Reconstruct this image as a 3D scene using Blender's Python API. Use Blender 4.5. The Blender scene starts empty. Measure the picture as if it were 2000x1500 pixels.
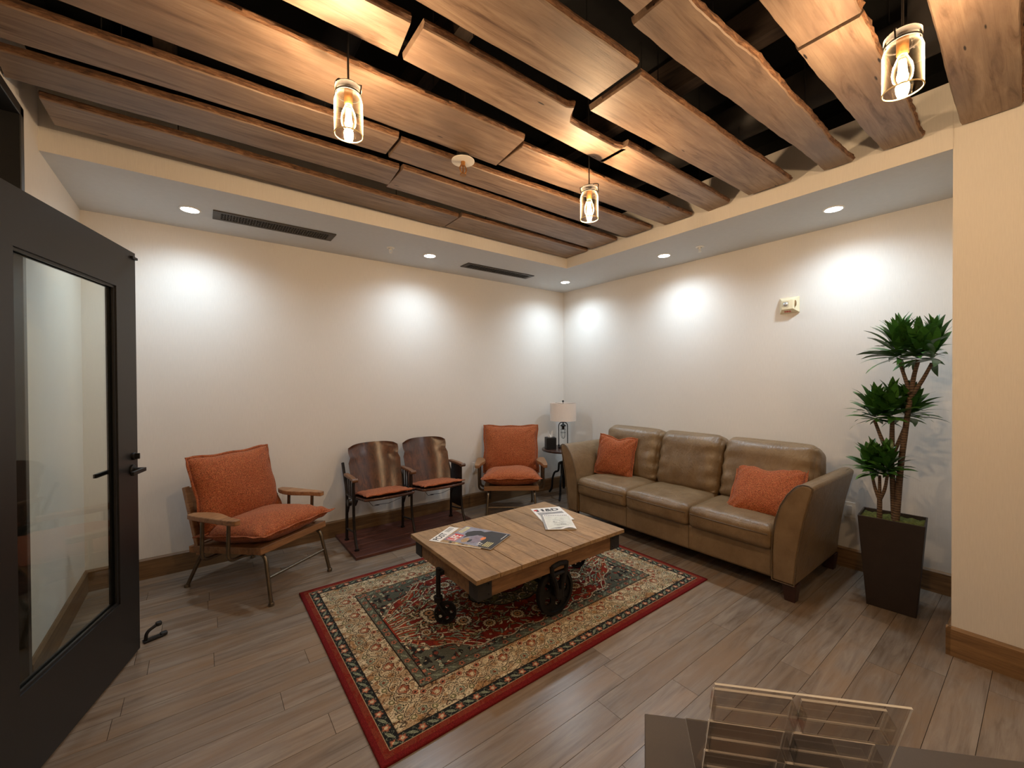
import bpy, bmesh, math, random
import numpy as np
from mathutils import Vector, Matrix
random.seed(7)
PI = math.pi
S = bpy.context.scene
COL = S.collection

# ------------------------------------------------------------------ camera
cam = bpy.data.objects.new('camera', bpy.data.cameras.new('camera'))
COL.objects.link(cam)
F_PX, YAW, PITCH, ROLL = 801.885, math.radians(37.2043), math.radians(-0.4978), math.radians(-0.3083)
cam.data.sensor_width = 36.0
cam.data.lens = 36.0 * F_PX / 2000.0
cam.data.clip_start = 0.02
cam.data.clip_end = 60
fw = Vector((math.sin(YAW) * math.cos(PITCH), math.cos(YAW) * math.cos(PITCH), math.sin(PITCH)))
rt = Vector((math.cos(YAW), -math.sin(YAW), 0))
up = rt.cross(fw)
r2 = rt * math.cos(ROLL) + up * math.sin(ROLL)
u2 = up * math.cos(ROLL) - rt * math.sin(ROLL)
mw = Matrix((r2, u2, -fw)).transposed().to_4x4()
mw.translation = Vector((-3.9616, -4.0488, 1.45))
cam.matrix_world = mw
S.camera = cam

# ------------------------------------------------------------------ world, exposure
w = bpy.data.worlds.new('world'); S.world = w; w.use_nodes = True
w.node_tree.nodes['Background'].inputs[0].default_value = (0.9, 0.75, 0.62, 1)
w.node_tree.nodes['Background'].inputs[1].default_value = 0.02
S.view_settings.view_transform = 'Standard'
S.view_settings.look = 'None'
S.view_settings.gamma = 1
S.view_settings.use_curve_mapping = False
S.view_settings.exposure = 1.56
DOWN_W, DOWN_COL = 14.2, (0.80, 1.0, 1.16)
BULB_W, BULB_COL = 20.5, (1.0, 0.76, 0.55)
HALL_W = 30.0

# ------------------------------------------------------------------ helpers
def lin(r, g, b):
    f = lambda c: c / 12.92 if c <= 0.04045 else ((c + 0.055) / 1.055) ** 2.4
    return (f(r / 255), f(g / 255), f(b / 255), 1)

class B:
    def __init__(s): s.v = []; s.f = []; s.m = []; s.mi = 0
    def add(s, vs, fs):
        o = len(s.v); s.v += [tuple(p) for p in vs]
        for f in fs: s.f.append(tuple(i + o for i in f)); s.m.append(s.mi)
        return s
    def box(s, a, b, M=None):
        x0, y0, z0 = a; x1, y1, z1 = b
        vs = [Vector(p) for p in ((x0,y0,z0),(x1,y0,z0),(x1,y1,z0),(x0,y1,z0),(x0,y0,z1),(x1,y0,z1),(x1,y1,z1),(x0,y1,z1))]
        if M: vs = [M @ p for p in vs]
        return s.add(vs, [(0,3,2,1),(4,5,6,7),(0,1,5,4),(1,2,6,5),(2,3,7,6),(3,0,4,7)])
    def tube(s, pts, r, n=8, closed=False, cap=True):
        P = [Vector(p) for p in pts]; N = len(P); R = r if isinstance(r, (list, tuple)) else [r] * N
        vs = []; prev = None
        for i in range(N):
            if closed: t = P[(i + 1) % N] - P[i - 1]
            else: t = P[min(i + 1, N - 1)] - P[max(i - 1, 0)]
            t.normalize()
            if prev is None:
                a = Vector((0, 0, 1)) if abs(t.z) < 0.9 else Vector((1, 0, 0)); x = t.cross(a).normalized()
            else:
                x = (prev - t * prev.dot(t)).normalized()
            prev = x; y = t.cross(x)
            for k in range(n):
                q = 2 * PI * k / n; vs.append(P[i] + (x * math.cos(q) + y * math.sin(q)) * R[i])
        fs = []
        for i in range(N if closed else N - 1):
            j = (i + 1) % N
            for k in range(n):
                l = (k + 1) % n; fs.append((i*n+k, i*n+l, j*n+l, j*n+k))
        if not closed and cap: fs += [tuple(range(n - 1, -1, -1)), tuple((N - 1) * n + k for k in range(n))]
        return s.add(vs, fs)
    def lathe(s, prof, n=24, c=(0,0,0), M=None, cap=True):
        vs = []; fs = []
        for r, z in prof:
            for k in range(n):
                q = 2 * PI * k / n; p = Vector((r * math.cos(q), r * math.sin(q), z))
                if M: p = M @ p
                vs.append(p + Vector(c))
        for i in range(len(prof) - 1):
            for k in range(n):
                l = (k + 1) % n; fs.append((i*n+k, i*n+l, (i+1)*n+l, (i+1)*n+k))
        if cap: fs += [tuple(range(n - 1, -1, -1)), tuple((len(prof) - 1) * n + k for k in range(n))]
        return s.add(vs, fs)
    def prism(s, poly, a, b, ax='z', M=None):
        n = len(poly); vs = []
        for t in (a, b):
            for p, q in poly:
                vs.append(Vector({'z': (p, q, t), 'x': (t, p, q), 'y': (p, t, q)}[ax]))
        if M: vs = [M @ p for p in vs]
        return s.add(vs, [tuple(range(n - 1, -1, -1)), tuple(range(n, 2 * n))] + [(i, (i + 1) % n, n + (i + 1) % n, n + i) for i in range(n)])
    def grid(s, fn, nu, nv):
        vs = [fn(i / nu, j / nv) for j in range(nv + 1) for i in range(nu + 1)]
        return s.add(vs, [(j*(nu+1)+i, j*(nu+1)+i+1, (j+1)*(nu+1)+i+1, (j+1)*(nu+1)+i) for j in range(nv) for i in range(nu)])
    def rbox(s, c, h, r, n=8, fn=None, M=None):
        """rounded, subdivided box: centre c, half sizes h, radius r, deform fn(p in -1..1, q)"""
        idx = {}; vs = []; fs = []
        def vid(p):
            k = tuple(round(t, 5) for t in p)
            if k not in idx:
                q = [p[i] * h[i] for i in range(3)]
                inn = [max(-(h[i] - r), min(h[i] - r, q[i])) for i in range(3)]
                d = Vector([q[i] - inn[i] for i in range(3)])
                o = Vector(inn) + (d.normalized() * r if d.length > 1e-9 else d)
                if fn: o = Vector(fn(p, o))
                if M: o = M @ o
                idx[k] = len(vs); vs.append(o + Vector(c))
            return idx[k]
        def w(t):   # denser near the rim
            return math.copysign(1 - (1 - abs(t)) ** 1.6, t)
        for ax in range(3):
            for sg in (-1, 1):
                for i in range(n):
                    for j in range(n):
                        q = []
                        for (a, b) in ((i, j), (i + 1, j), (i + 1, j + 1), (i, j + 1)):
                            p = [0, 0, 0]; p[ax] = sg; p[(ax+1) % 3] = w(2*a/n - 1); p[(ax+2) % 3] = w(2*b/n - 1); q.append(vid(p))
                        fs.append(tuple(q if sg > 0 else q[::-1]))
        return s.add(vs, fs)
    def build(s, name, mat, parent=None, loc=None, rot=None, bevel=0, smooth=None, sub=0, fix=False, seg=2):
        me = bpy.data.meshes.new(name); me.from_pydata(s.v, [], s.f)
        mats = mat if isinstance(mat, (list, tuple)) else [mat]
        for m in mats: me.materials.append(m)
        if len(mats) > 1: me.polygons.foreach_set('material_index', s.m)
        if fix:
            bm = bmesh.new(); bm.from_mesh(me); bmesh.ops.recalc_face_normals(bm, faces=bm.faces); bm.to_mesh(me); bm.free()
        if smooth is not None:
            me.shade_smooth()
            if smooth > 0: me.set_sharp_from_angle(angle=math.radians(smooth))
        me.update()
        o = bpy.data.objects.new(name, me); COL.objects.link(o)
        if parent: o.parent = parent
        if loc: o.location = loc
        if rot: o.rotation_euler = rot
        if bevel:
            b = o.modifiers.new('bevel', 'BEVEL'); b.width = bevel; b.segments = seg; b.limit_method = 'ANGLE'; b.angle_limit = math.radians(40)
        if sub:
            b = o.modifiers.new('sub', 'SUBSURF'); b.levels = sub; b.render_levels = sub
        return o

def tag(o, label=None, cat=None, group=None, kind=None):
    if label: o['label'] = label
    if cat: o['category'] = cat
    if group: o['group'] = group
    if kind: o['kind'] = kind
    return o
def thing(name, label, cat, loc=(0,0,0), rz=0, group=None):
    o = bpy.data.objects.new(name, None); COL.objects.link(o); o.empty_display_size = .1
    o.location = loc; o.rotation_euler = (0, 0, rz)
    return tag(o, label, cat, group)
def copy_tree(o, parent=None):
    c = o.copy(); COL.objects.link(c)
    if parent: c.parent = parent
    for ch in list(o.children): copy_tree(ch, c)
    return c
def arc(c, r, a0, a1, n, plane='xz'):
    out = []
    for i in range(n + 1):
        a = math.radians(a0 + (a1 - a0) * i / n); p, q = r * math.cos(a), r * math.sin(a)
        out.append({'xz': (c[0]+p, c[1], c[2]+q), 'yz': (c[0], c[1]+p, c[2]+q), 'xy': (c[0]+p, c[1]+q, c[2])}[plane])
    return out
def bend(pts, r=.04, n=4):
    """round the inner corners of a polyline"""
    P = [Vector(p) for p in pts]; out = [P[0]]
    for i in range(1, len(P) - 1):
        a = (P[i-1] - P[i]); b = (P[i+1] - P[i]); q = min(r, a.length * .48, b.length * .48)
        A = P[i] + a.normalized() * q; D = P[i] + b.normalized() * q
        for k in range(n + 1):
            t = k / n; out.append(A * (1-t)**2 + P[i] * 2*t*(1-t) + D * t*t)
    out.append(P[-1]); return out

# ------------------------------------------------------------------ materials
class NT:
    def __init__(s, name):
        s.m = bpy.data.materials.new(name); s.m.use_nodes = True; s.t = s.m.node_tree; s.n = s.t.nodes
        s.b = s.n['Principled BSDF']; s.out = s.n['Material Output']
    def node(s, typ, ins=None, **kw):
        x = s.n.new(typ)
        for k, v in kw.items(): setattr(x, k, v)
        for k, v in (ins or {}).items():
            if hasattr(v, 'is_output') and v.is_output: s.t.links.new(v, x.inputs[k])
            else: x.inputs[k].default_value = v
        return x
    def link(s, a, b): s.t.links.new(a, b)
    def coords(s, scale=(1,1,1), kind='Object', rand=0):
        tc = s.node('ShaderNodeTexCoord'); mp = s.node('ShaderNodeMapping', {'Vector': tc.outputs[kind], 'Scale': scale})
        if rand:
            oi = s.node('ShaderNodeObjectInfo'); ml = s.node('ShaderNodeMath', {0: oi.outputs['Random'], 1: rand}, operation='MULTIPLY')
            s.link(ml.outputs[0], mp.inputs['Location'])
        return mp.outputs[0]
    def ramp(s, fac, stops):
        r = s.node('ShaderNodeValToRGB', {'Fac': fac}); e = r.color_ramp.elements
        while len(e) < len(stops): e.new(.5)
        for i, (p, c) in enumerate(stops): e[i].position = p; e[i].color = c
        return r.outputs[0]
    def noise(s, vec, scale=5, detail=4, rough=.5, dist=0):
        return s.node('ShaderNodeTexNoise', {'Vector': vec, 'Scale': scale, 'Detail': detail, 'Roughness': rough, 'Distortion': dist}).outputs[0]
    def mix(s, a, b, f, mode='MIX'):
        x = s.node('ShaderNodeMix', data_type='RGBA', blend_type=mode)
        for k, v in ((0, f), (6, a), (7, b)):
            if hasattr(v, 'is_output') and v.is_output: s.link(v, x.inputs[k])
            else: x.inputs[k].default_value = v
        return x.outputs[2]
    def bump(s, h, strength=.3, dist=.002):
        x = s.node('ShaderNodeBump', {'Height': h, 'Strength': strength, 'Distance': dist}); s.link(x.outputs[0], s.b.inputs['Normal'])
    def set(s, col=None, rough=.5, metal=0, spec=None):
        if col is not None:
            if hasattr(col, 'is_output') and col.is_output: s.link(col, s.b.inputs['Base Color'])
            else: s.b.inputs['Base Color'].default_value = col
        if hasattr(rough, 'is_output') and rough.is_output: s.link(rough, s.b.inputs['Roughness'])
        else: s.b.inputs['Roughness'].default_value = rough
        s.b.inputs['Metallic'].default_value = metal
        if spec is not None: s.b.inputs['Specular IOR Level'].default_value = spec
        return s.m

def plain(name, col, rough=.5, metal=0, nscale=40, amt=.12, bump=.08, spec=None):
    t = NT(name); v = t.coords(); n = t.noise(v, nscale, 4)
    c2 = tuple(min(1, x * (1 + amt)) for x in col[:3]) + (1,); c1 = tuple(x * (1 - amt) for x in col[:3]) + (1,)
    t.set(t.ramp(n, [(.3, c1), (.7, c2)]), rough, metal, spec)
    if bump: t.bump(n, bump, .001)
    return t.m

def wood(name, c1, c2, dark, grain=(1, 14, 14), scale=3, rough=.5, holes=0, rand=20, bump=.25, tone=.25, blot=None):
    t = NT(name); v = t.coords(grain, rand=rand)
    n = t.noise(v, scale, 6, .62, .8)
    base = t.ramp(n, [(.28, dark), (.45, c1), (.66, c2)])
    v2 = t.coords((grain[0]*.6, grain[1]*6, grain[2]*6), rand=rand); fine = t.noise(v2, scale * 2, 3, .6)
    base = t.mix(base, dark, t.ramp(fine, [(.55, (0,0,0,1)), (.8, (.6,.6,.6,1))]))
    if blot:
        big = t.noise(t.coords((1, 3, 3), rand=rand), 2.2, 4, .6)
        base = t.mix(base, blot, t.ramp(big, [(.42, (0,0,0,1)), (.68, (.75,.75,.75,1))]))
    oi = t.node('ShaderNodeObjectInfo')
    tn = t.node('ShaderNodeMapRange', {'Value': oi.outputs['Random'], 3: 1 - tone, 4: 1 + tone})
    hsv = t.node('ShaderNodeHueSaturation', {'Color': base, 'Value': tn.outputs[0], 'Saturation': 1.0}); base = hsv.outputs[0]
    h = fine
    if holes:
        vo = t.node('ShaderNodeTexVoronoi', {'Vector': t.coords((3.0, 16, 16), rand=rand * 1.7), 'Scale': 1.0, 'Randomness': 1.0})
        k = t.ramp(vo.outputs['Distance'], [(.045, (1,1,1,1)), (.075, (0,0,0,1))])
        msk = t.noise(t.coords((1.2, 1.2, 1.2), rand=rand), 2, 2)
        k2 = t.mix((0,0,0,1), k, t.ramp(msk, [(.45, (0,0,0,1)), (.55, (1,1,1,1))]))
        base = t.mix(base, lin(28, 18, 12), k2)
    t.set(base, rough); t.bump(h, bump, .002)
    return t.m

MAT = {}
def wallmat(name, col):
    t = NT(name); v = t.coords((90, 90, 5)); n = t.noise(v, 3, 4, .6); v2 = t.coords((1.5, 1.5, 1.5)); n2 = t.noise(v2, 2, 3)
    c = t.ramp(n, [(.3, tuple(x*.93 for x in col[:3])+(1,)), (.7, tuple(min(1, x*1.05) for x in col[:3])+(1,))])
    c = t.mix(c, tuple(x*.94 for x in col[:3])+(1,), n2)
    t.set(c, .72, 0, .3); t.bump(n, .35, .0012); return t.m
M_wall = wallmat('wall_vinyl', lin(223, 218, 211))
M_soffit = plain('soffit_paint', lin(208, 208, 206), .8, 0, 30, .02, .03)
M_deck = plain('deck_black', lin(14, 13, 13), .9, 0, 8, .2, 0)
M_duct = plain('duct_dark', lin(40, 36, 34), .6, 0, 8, .2, .1)
M_joist = wood('joist_wood', lin(52, 40, 32), lin(66, 52, 42), lin(30, 24, 20), (14, 1, 14), 2, .8)
M_board = wood('board_wood', lin(140, 115, 95), lin(162, 138, 116), lin(94, 70, 54), (1.3, 13, 13), 2.2, .5, holes=1, bump=.35, tone=.12, blot=lin(118, 98, 84))
def bark():
    t = NT('bark_edge'); v = t.coords((6, 30, 30), rand=9); n = t.noise(v, 3, 6, .7, .6)
    t.set(t.ramp(n, [(.3, lin(60, 40, 28)), (.5, lin(118, 82, 56)), (.72, lin(168, 124, 88))]), .75); t.bump(n, 1.0, .012); return t.m
M_bark = bark()
M_floor = wood('floor_plank', lin(120, 107, 95), lin(137, 124, 111), lin(98, 85, 73), (1.1, 11, 11), 2.4, .27, bump=.12, tone=.13, rand=40, blot=lin(128, 104, 80))
M_gap = plain('floor_gap', lin(40, 30, 24), .9)
M_base = wood('baseboard_wood', lin(112, 84, 54), lin(130, 99, 64), lin(82, 58, 36), (1.2, 1.2, 20), 2.5, .5, bump=.2)
M_table = wood('cart_wood', lin(148, 116, 78), lin(172, 138, 98), lin(98, 70, 44), (12, 1.4, 12), 2.6, .55, bump=.5, tone=.12, blot=lin(130, 104, 72))
M_apron = wood('cart_apron_wood', lin(122, 88, 56), lin(144, 106, 70), lin(88, 60, 38), (1.4, 12, 12), 2.6, .5, bump=.3)
M_chairwood = wood('chair_wood', lin(140, 98, 62), lin(160, 116, 76), lin(98, 66, 40), (1.5, 12, 12), 3, .45, bump=.15)
M_plat = wood('platform_wood', lin(78, 42, 33), lin(106, 62, 48), lin(34, 18, 14), (1.2, 16, 12), 3.0, .5, bump=.5, tone=.2)
M_ply = wood('plywood_dark', lin(72, 42, 28), lin(98, 58, 36), lin(36, 22, 17), (12, 12, 1.2), 2.5, .2, bump=.1, blot=lin(64, 44, 36))
M_armwood = wood('arm_dark_wood', lin(96, 64, 42), lin(120, 82, 54), lin(54, 34, 22), (1, 8, 8), 3, .4)
M_topdark = wood('side_table_wood', lin(58, 38, 30), lin(76, 50, 38), lin(34, 22, 18), (1, 10, 10), 3, .3)
M_black = plain('black_metal', lin(28, 27, 28), .5, .4, 60, .2, .2)
M_iron = plain('cast_iron', lin(30, 29, 29), .6, .5, 50, .3, .5)
M_bracket = plain('corner_iron', lin(48, 47, 48), .55, .3, 30, .2, .3)
M_bronze = plain('bronze_tube', lin(112, 100, 84), .32, .85, 30, .15, .05)
M_iron2 = plain('seat_iron', lin(44, 38, 36), .4, .6, 50, .3, .3)
M_door = plain('door_paint', lin(30, 30, 31), .42, 0, 60, .06, .05)
M_white = plain('white_plastic', lin(226, 222, 214), .4, 0, 30, .02, 0)
M_cream = plain('strobe_plastic', lin(226, 216, 184), .4, 0, 30, .02, 0)
M_vent = plain('vent_metal', lin(62, 58, 55), .45, .5, 30, .1, 0)
M_void = plain('vent_void', lin(8, 8, 8), .9, 0, 30, .1, 0)
M_planter = plain('planter_finish', lin(40, 30, 26), .5, 0, 20, .12, .1)
M_moss = plain('moss', lin(86, 96, 42), .95, 0, 60, .5, 1.0)
M_counter = plain('counter_laminate', lin(60, 50, 43), .5, 0, 200, .06, .02)
M_foot = plain('foot_dark', lin(52, 28, 22), .4)
M_paper = plain('paper_white', lin(232, 230, 226), .5, 0, 60, .03, 0)
M_pages = plain('page_edges', lin(205, 190, 165), .7, 0, 400, .15, 0)
M_ink = plain('ink_dark', lin(44, 44, 48), .5, 0, 60, .05, 0)
M_red = plain('ink_red', lin(200, 44, 44), .5, 0, 60, .05, 0)
M_sky = plain('print_blue_grey', lin(140, 142, 160), .4, 0, 25, .18, 0)
M_mauve = plain('print_mauve', lin(134, 124, 140), .4, 0, 40, .25, 0)
M_orange = plain('print_orange', lin(226, 130, 70), .4, 0, 80, .2, 0)
M_yel = plain('print_yellow', lin(222, 212, 150), .4, 0, 80, .1, 0)
M_grey = plain('print_grey', lin(150, 150, 150), .5, 0, 50, .3, 0)
M_tan = plain('print_tan', lin(170, 140, 100), .5, 0, 90, .4, 0)
M_tissue = plain('tissue', lin(240, 240, 238), .8, 0, 30, .03, .3)
M_brass = plain('brass', lin(170, 120, 70), .3, .9, 30, .1, 0)
M_dkmoon = plain('cable_black', lin(22, 20, 20), .6, 0)
def cloth():
    t = NT('orange_cloth'); v = t.coords((1, 1, 1)); n = t.noise(v, 170, 3, .7); n2 = t.noise(v, 60, 3, .7)
    c = t.ramp(n, [(.36, lin(84, 42, 22)), (.5, lin(144, 78, 42)), (.64, lin(188, 112, 66))])
    c = t.mix(c, lin(150, 66, 38), t.ramp(n2, [(.4, (0,0,0,1)), (.75, (.7,.7,.7,1))]))
    t.set(c, .9, 0, .2); t.bump(n, .5, .002)
    t.b.inputs['Sheen Weight'].default_value = .08; return t.m
M_cloth = cloth()
def leather():
    t = NT('tan_leather'); v = t.coords(); vo = t.node('ShaderNodeTexVoronoi', {'Vector': v, 'Scale': 240.0}); n = t.noise(v, 7, 5, .6)
    cr = t.noise(t.coords((1, 3, 1.2)), 9, 4, .6, 1.5)
    t.set(t.ramp(n, [(.3, lin(108, 86, 60)), (.7, lin(130, 107, 78))]), t.ramp(n, [(.3, (.30,)*3+(1,)), (.7, (.42,)*3+(1,))]))
    a = t.node('ShaderNodeMath', {0: vo.outputs['Distance'], 1: .12}, operation='MULTIPLY')
    b = t.node('ShaderNodeMath', {0: cr, 1: 1.4}, operation='MULTIPLY')
    d = t.node('ShaderNodeMath', {0: a.outputs[0], 1: b.outputs[0]}, operation='ADD')
    t.bump(d.outputs[0], .5, .006); return t.m
M_leather = leather()
M_seam = plain('leather_seam', lin(92, 74, 52), .5)
def leafmat():
    t = NT('leaf_green'); v = t.coords((60, 3, 3)); n = t.noise(v, 2, 3)
    oi = t.node('ShaderNodeObjectInfo'); c = t.ramp(n, [(.3, lin(42, 82, 30)), (.7, lin(74, 122, 48))])
    mr = t.node('ShaderNodeMapRange', {'Value': oi.outputs['Random'], 3: .7, 4: 1.35})
    h = t.node('ShaderNodeHueSaturation', {'Color': c, 'Value': mr.outputs[0]}); t.set(h.outputs[0], .32); t.bump(n, .2, .001); return t.m
M_leaf = leafmat()
def canemat():
    t = NT('cane_bark'); wv = t.node('ShaderNodeTexWave', {'Vector': t.coords(), 'Scale': 20.0, 'Distortion': 3.0, 'Detail': 2.0}, bands_direction='Z')
    t.set(t.ramp(wv.outputs[0], [(.2, lin(74, 56, 42)), (.6, lin(104, 82, 62))]), .75); t.bump(wv.outputs[0], .5, .003); return t.m
M_cane = canemat()
def thin(name, tint, rough=.02, ior=1.45, extra=0.0, ecol=(1,1,1,1)):
    t = NT(name); tr = t.node('ShaderNodeBsdfTransparent', {'Color': tint}); gl = t.node('ShaderNodeBsdfGlossy', {'Color': (1,1,1,1), 'Roughness': rough})
    f0 = ((ior-1)/(ior+1))**2; lwf = t.node('ShaderNodeLayerWeight', {'Blend': .5}); pw = t.node('ShaderNodeMath', {0: lwf.outputs['Facing'], 1: 5.0}, operation='POWER')
    fr = t.node('ShaderNodeMath', {0: pw.outputs[0], 1: 1-f0, 2: f0}, operation='MULTIPLY_ADD'); mx = t.node('ShaderNodeMixShader', {0: fr.outputs[0], 1: tr.outputs[0], 2: gl.outputs[0]})
    o = mx.outputs[0]
    if extra:
        df = t.node('ShaderNodeBsdfTranslucent', {'Color': ecol}); lw = t.node('ShaderNodeLayerWeight', {'Blend': .25})
        ml = t.node('ShaderNodeMath', {0: pw.outputs[0], 1: extra}, operation='MULTIPLY')
        m2 = t.node('ShaderNodeMixShader', {0: ml.outputs[0], 1: o, 2: df.outputs[0]}); o = m2.outputs[0]
    t.link(o, t.out.inputs['Surface']); t.n.remove(t.b); return t.m
M_glass = thin('door_glass', (.90, .93, .90, 1))
M_jar = thin('jar_glass', (.97, .94, .90, 1), .03, 1.5, .45, (1, .85, .6, 1))
M_acryl = thin('acrylic_sheet', (.90, .88, .86, 1), .02, 1.75)
M_acedge = plain('acrylic_edge', lin(228, 228, 228), .12, 0, 30, .05, 0)
def emis(name, col, s):
    t = NT(name); e = t.node('ShaderNodeEmission', {'Color': col, 'Strength': s}); t.link(e.outputs[0], t.out.inputs['Surface']); t.n.remove(t.b); return t.m
M_led = emis('led_lens', (1, .97, .93, 1), 14)
M_fil = emis('filament', (1, .66, .30, 1), 60)
def shade():
    t = NT('lamp_shade_linen'); n = t.noise(t.coords((300, 300, 60)), 2, 2); t.set(t.ramp(n, [(.3, lin(224, 212, 202)), (.7, lin(238, 228, 220))]), .9); t.bump(n, .2, .001); return t.m
M_shade = shade()

# ------------------------------------------------------------------ lights
def light(name, kind, loc, energy, color, parent=None, **kw):
    d = bpy.data.lights.new(name, kind); d.energy = energy; d.color = color
    for k, v in kw.items(): setattr(d, k, v)
    o = bpy.data.objects.new(name, d); COL.objects.link(o); o.location = loc
    if parent: o.parent = parent
    return o

H = 2.6403; LX = -4.61; DA, DB, YC = .904, .833, -3.731; TOPZ = 2.99; BACKY = -6.6
# ================================================================== STRUCTURE
def struct(o): o['kind'] = 'structure'; return o
# walls (solid slabs)
struct(B().box((LX-.12, 0, 0), (.12, .12, 3.05)).build('wall_back', M_wall))
struct(B().box((0, BACKY, 0), (.12, 0, 3.05)).build('wall_right', M_wall))
struct(B().box((-DB, BACKY, 0), (-.001, YC, TOPZ)).build('wall_pier', M_wall))
struct(B().box((LX-.12, BACKY-.12, 0), (.12, BACKY, 3.05)).build('wall_front', M_wall))
OY0, OY1, OZ = -1.21, -2.24, 2.695
b = B()
b.box((LX-.12, OY0, 0), (LX, -.0005, 3.05)).box((LX-.12, BACKY, 0), (LX, OY1, 3.05)).box((LX-.12, OY1, OZ), (LX, OY0, 3.05))
struct(b.build('wall_left', M_wall))
struct(B().box((-6.3, -3.6, 0), (-6.2, .2, 3.05)).build('wall_hall', M_wall))
# floor with planks
fl = struct(B().box((-6.2, BACKY, -.06), (0, 0, -.022)).build('floor', M_gap))
rnd = random.Random(3)
PW = .1335; y = -2.806 + PW * 21; row = 0
joints = {22: -2.544, 23: -2.156, 21: -2.341, 24: -2.71}
k = 0
yt = -2.806 + PW * 22
while yt > BACKY:
    y1 = min(yt, -.001); y0 = max(yt - PW, BACKY)
    if y1 - y0 > .01:
        jx = joints.get(k); xs = [-6.2]
        x = jx if jx is not None else -6.2 + rnd.uniform(.3, 1.3)
        if jx is not None:
            back = []; q = jx
            while q > -6.0: back.append(q); q -= rnd.choice((.9, 1.2, 1.5))
            xs += back[::-1]; x = jx + rnd.choice((1.0, 1.3))
        while x < -.25: xs.append(x); x += rnd.choice((.75, 1.0, 1.25, 1.5))
        xs.append(-.001)
        for a, c in zip(xs[:-1], xs[1:]):
            g = .0009
            cx, cy = (a + c) / 2, (y0 + y1) / 2
            B().box((a + g - cx, y0 + g - cy, -.022), (c - g - cx, y1 - g - cy, 0)).build('plank', M_floor, fl, loc=(cx, cy, 0))
    yt -= PW; k += 1
# ceiling: black deck above, soffit ring dropped to 2.64
ce = struct(B().box((LX-.12, BACKY, 3.5), (.12, .12, 3.6)).build('ceiling', M_deck))
b = B()
b.box((LX, -DA, H), (0, 0, TOPZ)); b.box((-DB, YC, H), (0, -DA, TOPZ))
b.build('soffit', M_soffit, ce)
# painted fascia faces of the drop (same vinyl as the walls)
b = B(); b.box((LX, -DA-.006, H), (-DB-.0061, -DA-.0002, TOPZ)); b.box((-DB-.006, YC, H), (-DB-.0002, -DA-.006, TOPZ)); b.build('fascia', M_wall, ce)
b = B()
for yy0, yy1, xx0, xx1 in ((0, .12, LX-.12, .12), (BACKY, 0, 0, .12), (BACKY, 0, LX-.12, LX), (BACKY-.12, BACKY, LX-.12, .12)): b.box((xx0, yy0, 3.05), (xx1, yy1, 3.5))
b.build('upper_wall', M_deck, ce)
for x in (-4.1, -2.85, -1.55):
    B().box((-.045, -2.9, 0), (.045, 2.9, .2)).build('joist', M_joist, ce, loc=(x, -3.65, 3.25))
for x, r in ((-1.15, .11), (-3.4, .08)):
    B().tube([(x, BACKY+.1, 3.12), (x, -1.2, 3.12)], r, 16).build('duct', M_duct, ce, smooth=40)
B().tube([(-1.5, -3.72, 3.3), (-1.5, -3.72, 2.9)], .06, 14).build('pipe', M_duct, ce, smooth=40)
B().tube([(LX+.05, -3.45, 3.15), (-.9, -3.45, 3.15)], .02, 8).build('pipe', M_duct, ce, smooth=40)
B().tube([(LX+.05, -2.0, 3.2), (-.9, -2.0, 3.2)], .025, 8).build('pipe', M_duct, ce, smooth=40)
# baseboards
def bb(name, a, bq, n, ret=None):
    """profile run from a to bq, n = direction into the room"""
    h = .15; t = .018; a = Vector((*a, 0)); bq = Vector((*bq, 0)); n = Vector((*n, 0))
    prof = [(0, 0), (t, 0), (t, h-.012), (t*.45, h), (0, h)]; vs = []
    for P in (a, bq):
        for q, z in prof: vs.append(P + n * q + Vector((0, 0, z)))
    m = len(prof)
    B().add(vs, [tuple(range(m-1, -1, -1)), tuple(range(m, 2*m))] + [(i, (i+1) % m, m+(i+1) % m, m+i) for i in range(m)]).build(name, M_base, fix=True)['kind'] = 'structure'
bb('baseboard_back', (LX+.0005, -.0005), (-.0005, -.0005), (0, -1))
bb('baseboard_right', (-.0005, -.019), (-.0005, YC+.019), (-1, 0))
bb('baseboard_left', (LX+.0005, -.019), (LX+.0005, OY0+.02), (1, 0))
bb('baseboard_left', (LX+.0005, OY1-.06), (LX+.0005, BACKY+.02), (1, 0))
bb('baseboard_pier', (-DB-.0005, YC+.018), (-DB-.0005, BACKY+.02), (-1, 0))
bb('baseboard_pier', (-.019, YC+.0005), (-DB-.0185, YC+.0005), (0, 1))
bb('baseboard_front', (LX+.019, BACKY+.0005), (-DB-.019, BACKY+.0005), (0, 1))

# ------------------------------------------------------------------ entrance door: frame, transom, open leaf
dr = struct(B().box((LX-.13, OY0-.045, 0), (LX+.02, OY0, OZ)).box((LX-.13, OY1, 0), (LX+.02, OY1+.045, OZ)).box((LX-.13, OY1, OZ-.045), (LX+.02, OY0, OZ)).box((LX-.11, OY1, 2.16), (LX+.01, OY0, 2.21)).build('door_1', M_door, bevel=.003))
B().box((LX-.06, OY1+.045, 2.21), (LX-.052, OY0-.045, OZ-.045)).build('transom_pane', M_glass, dr)
uv = Vector((-.292, -.956, 0)); nv = Vector((.956, -.292, 0))
leaf = bpy.data.objects.new('door_leaf', None); COL.objects.link(leaf); leaf.parent = dr
leaf.matrix_local = Matrix(((uv.x, nv.x, 0, -4.235), (uv.y, nv.y, 0, -1.062), (0, 0, 1, 0), (0, 0, 0, 1)))
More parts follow.
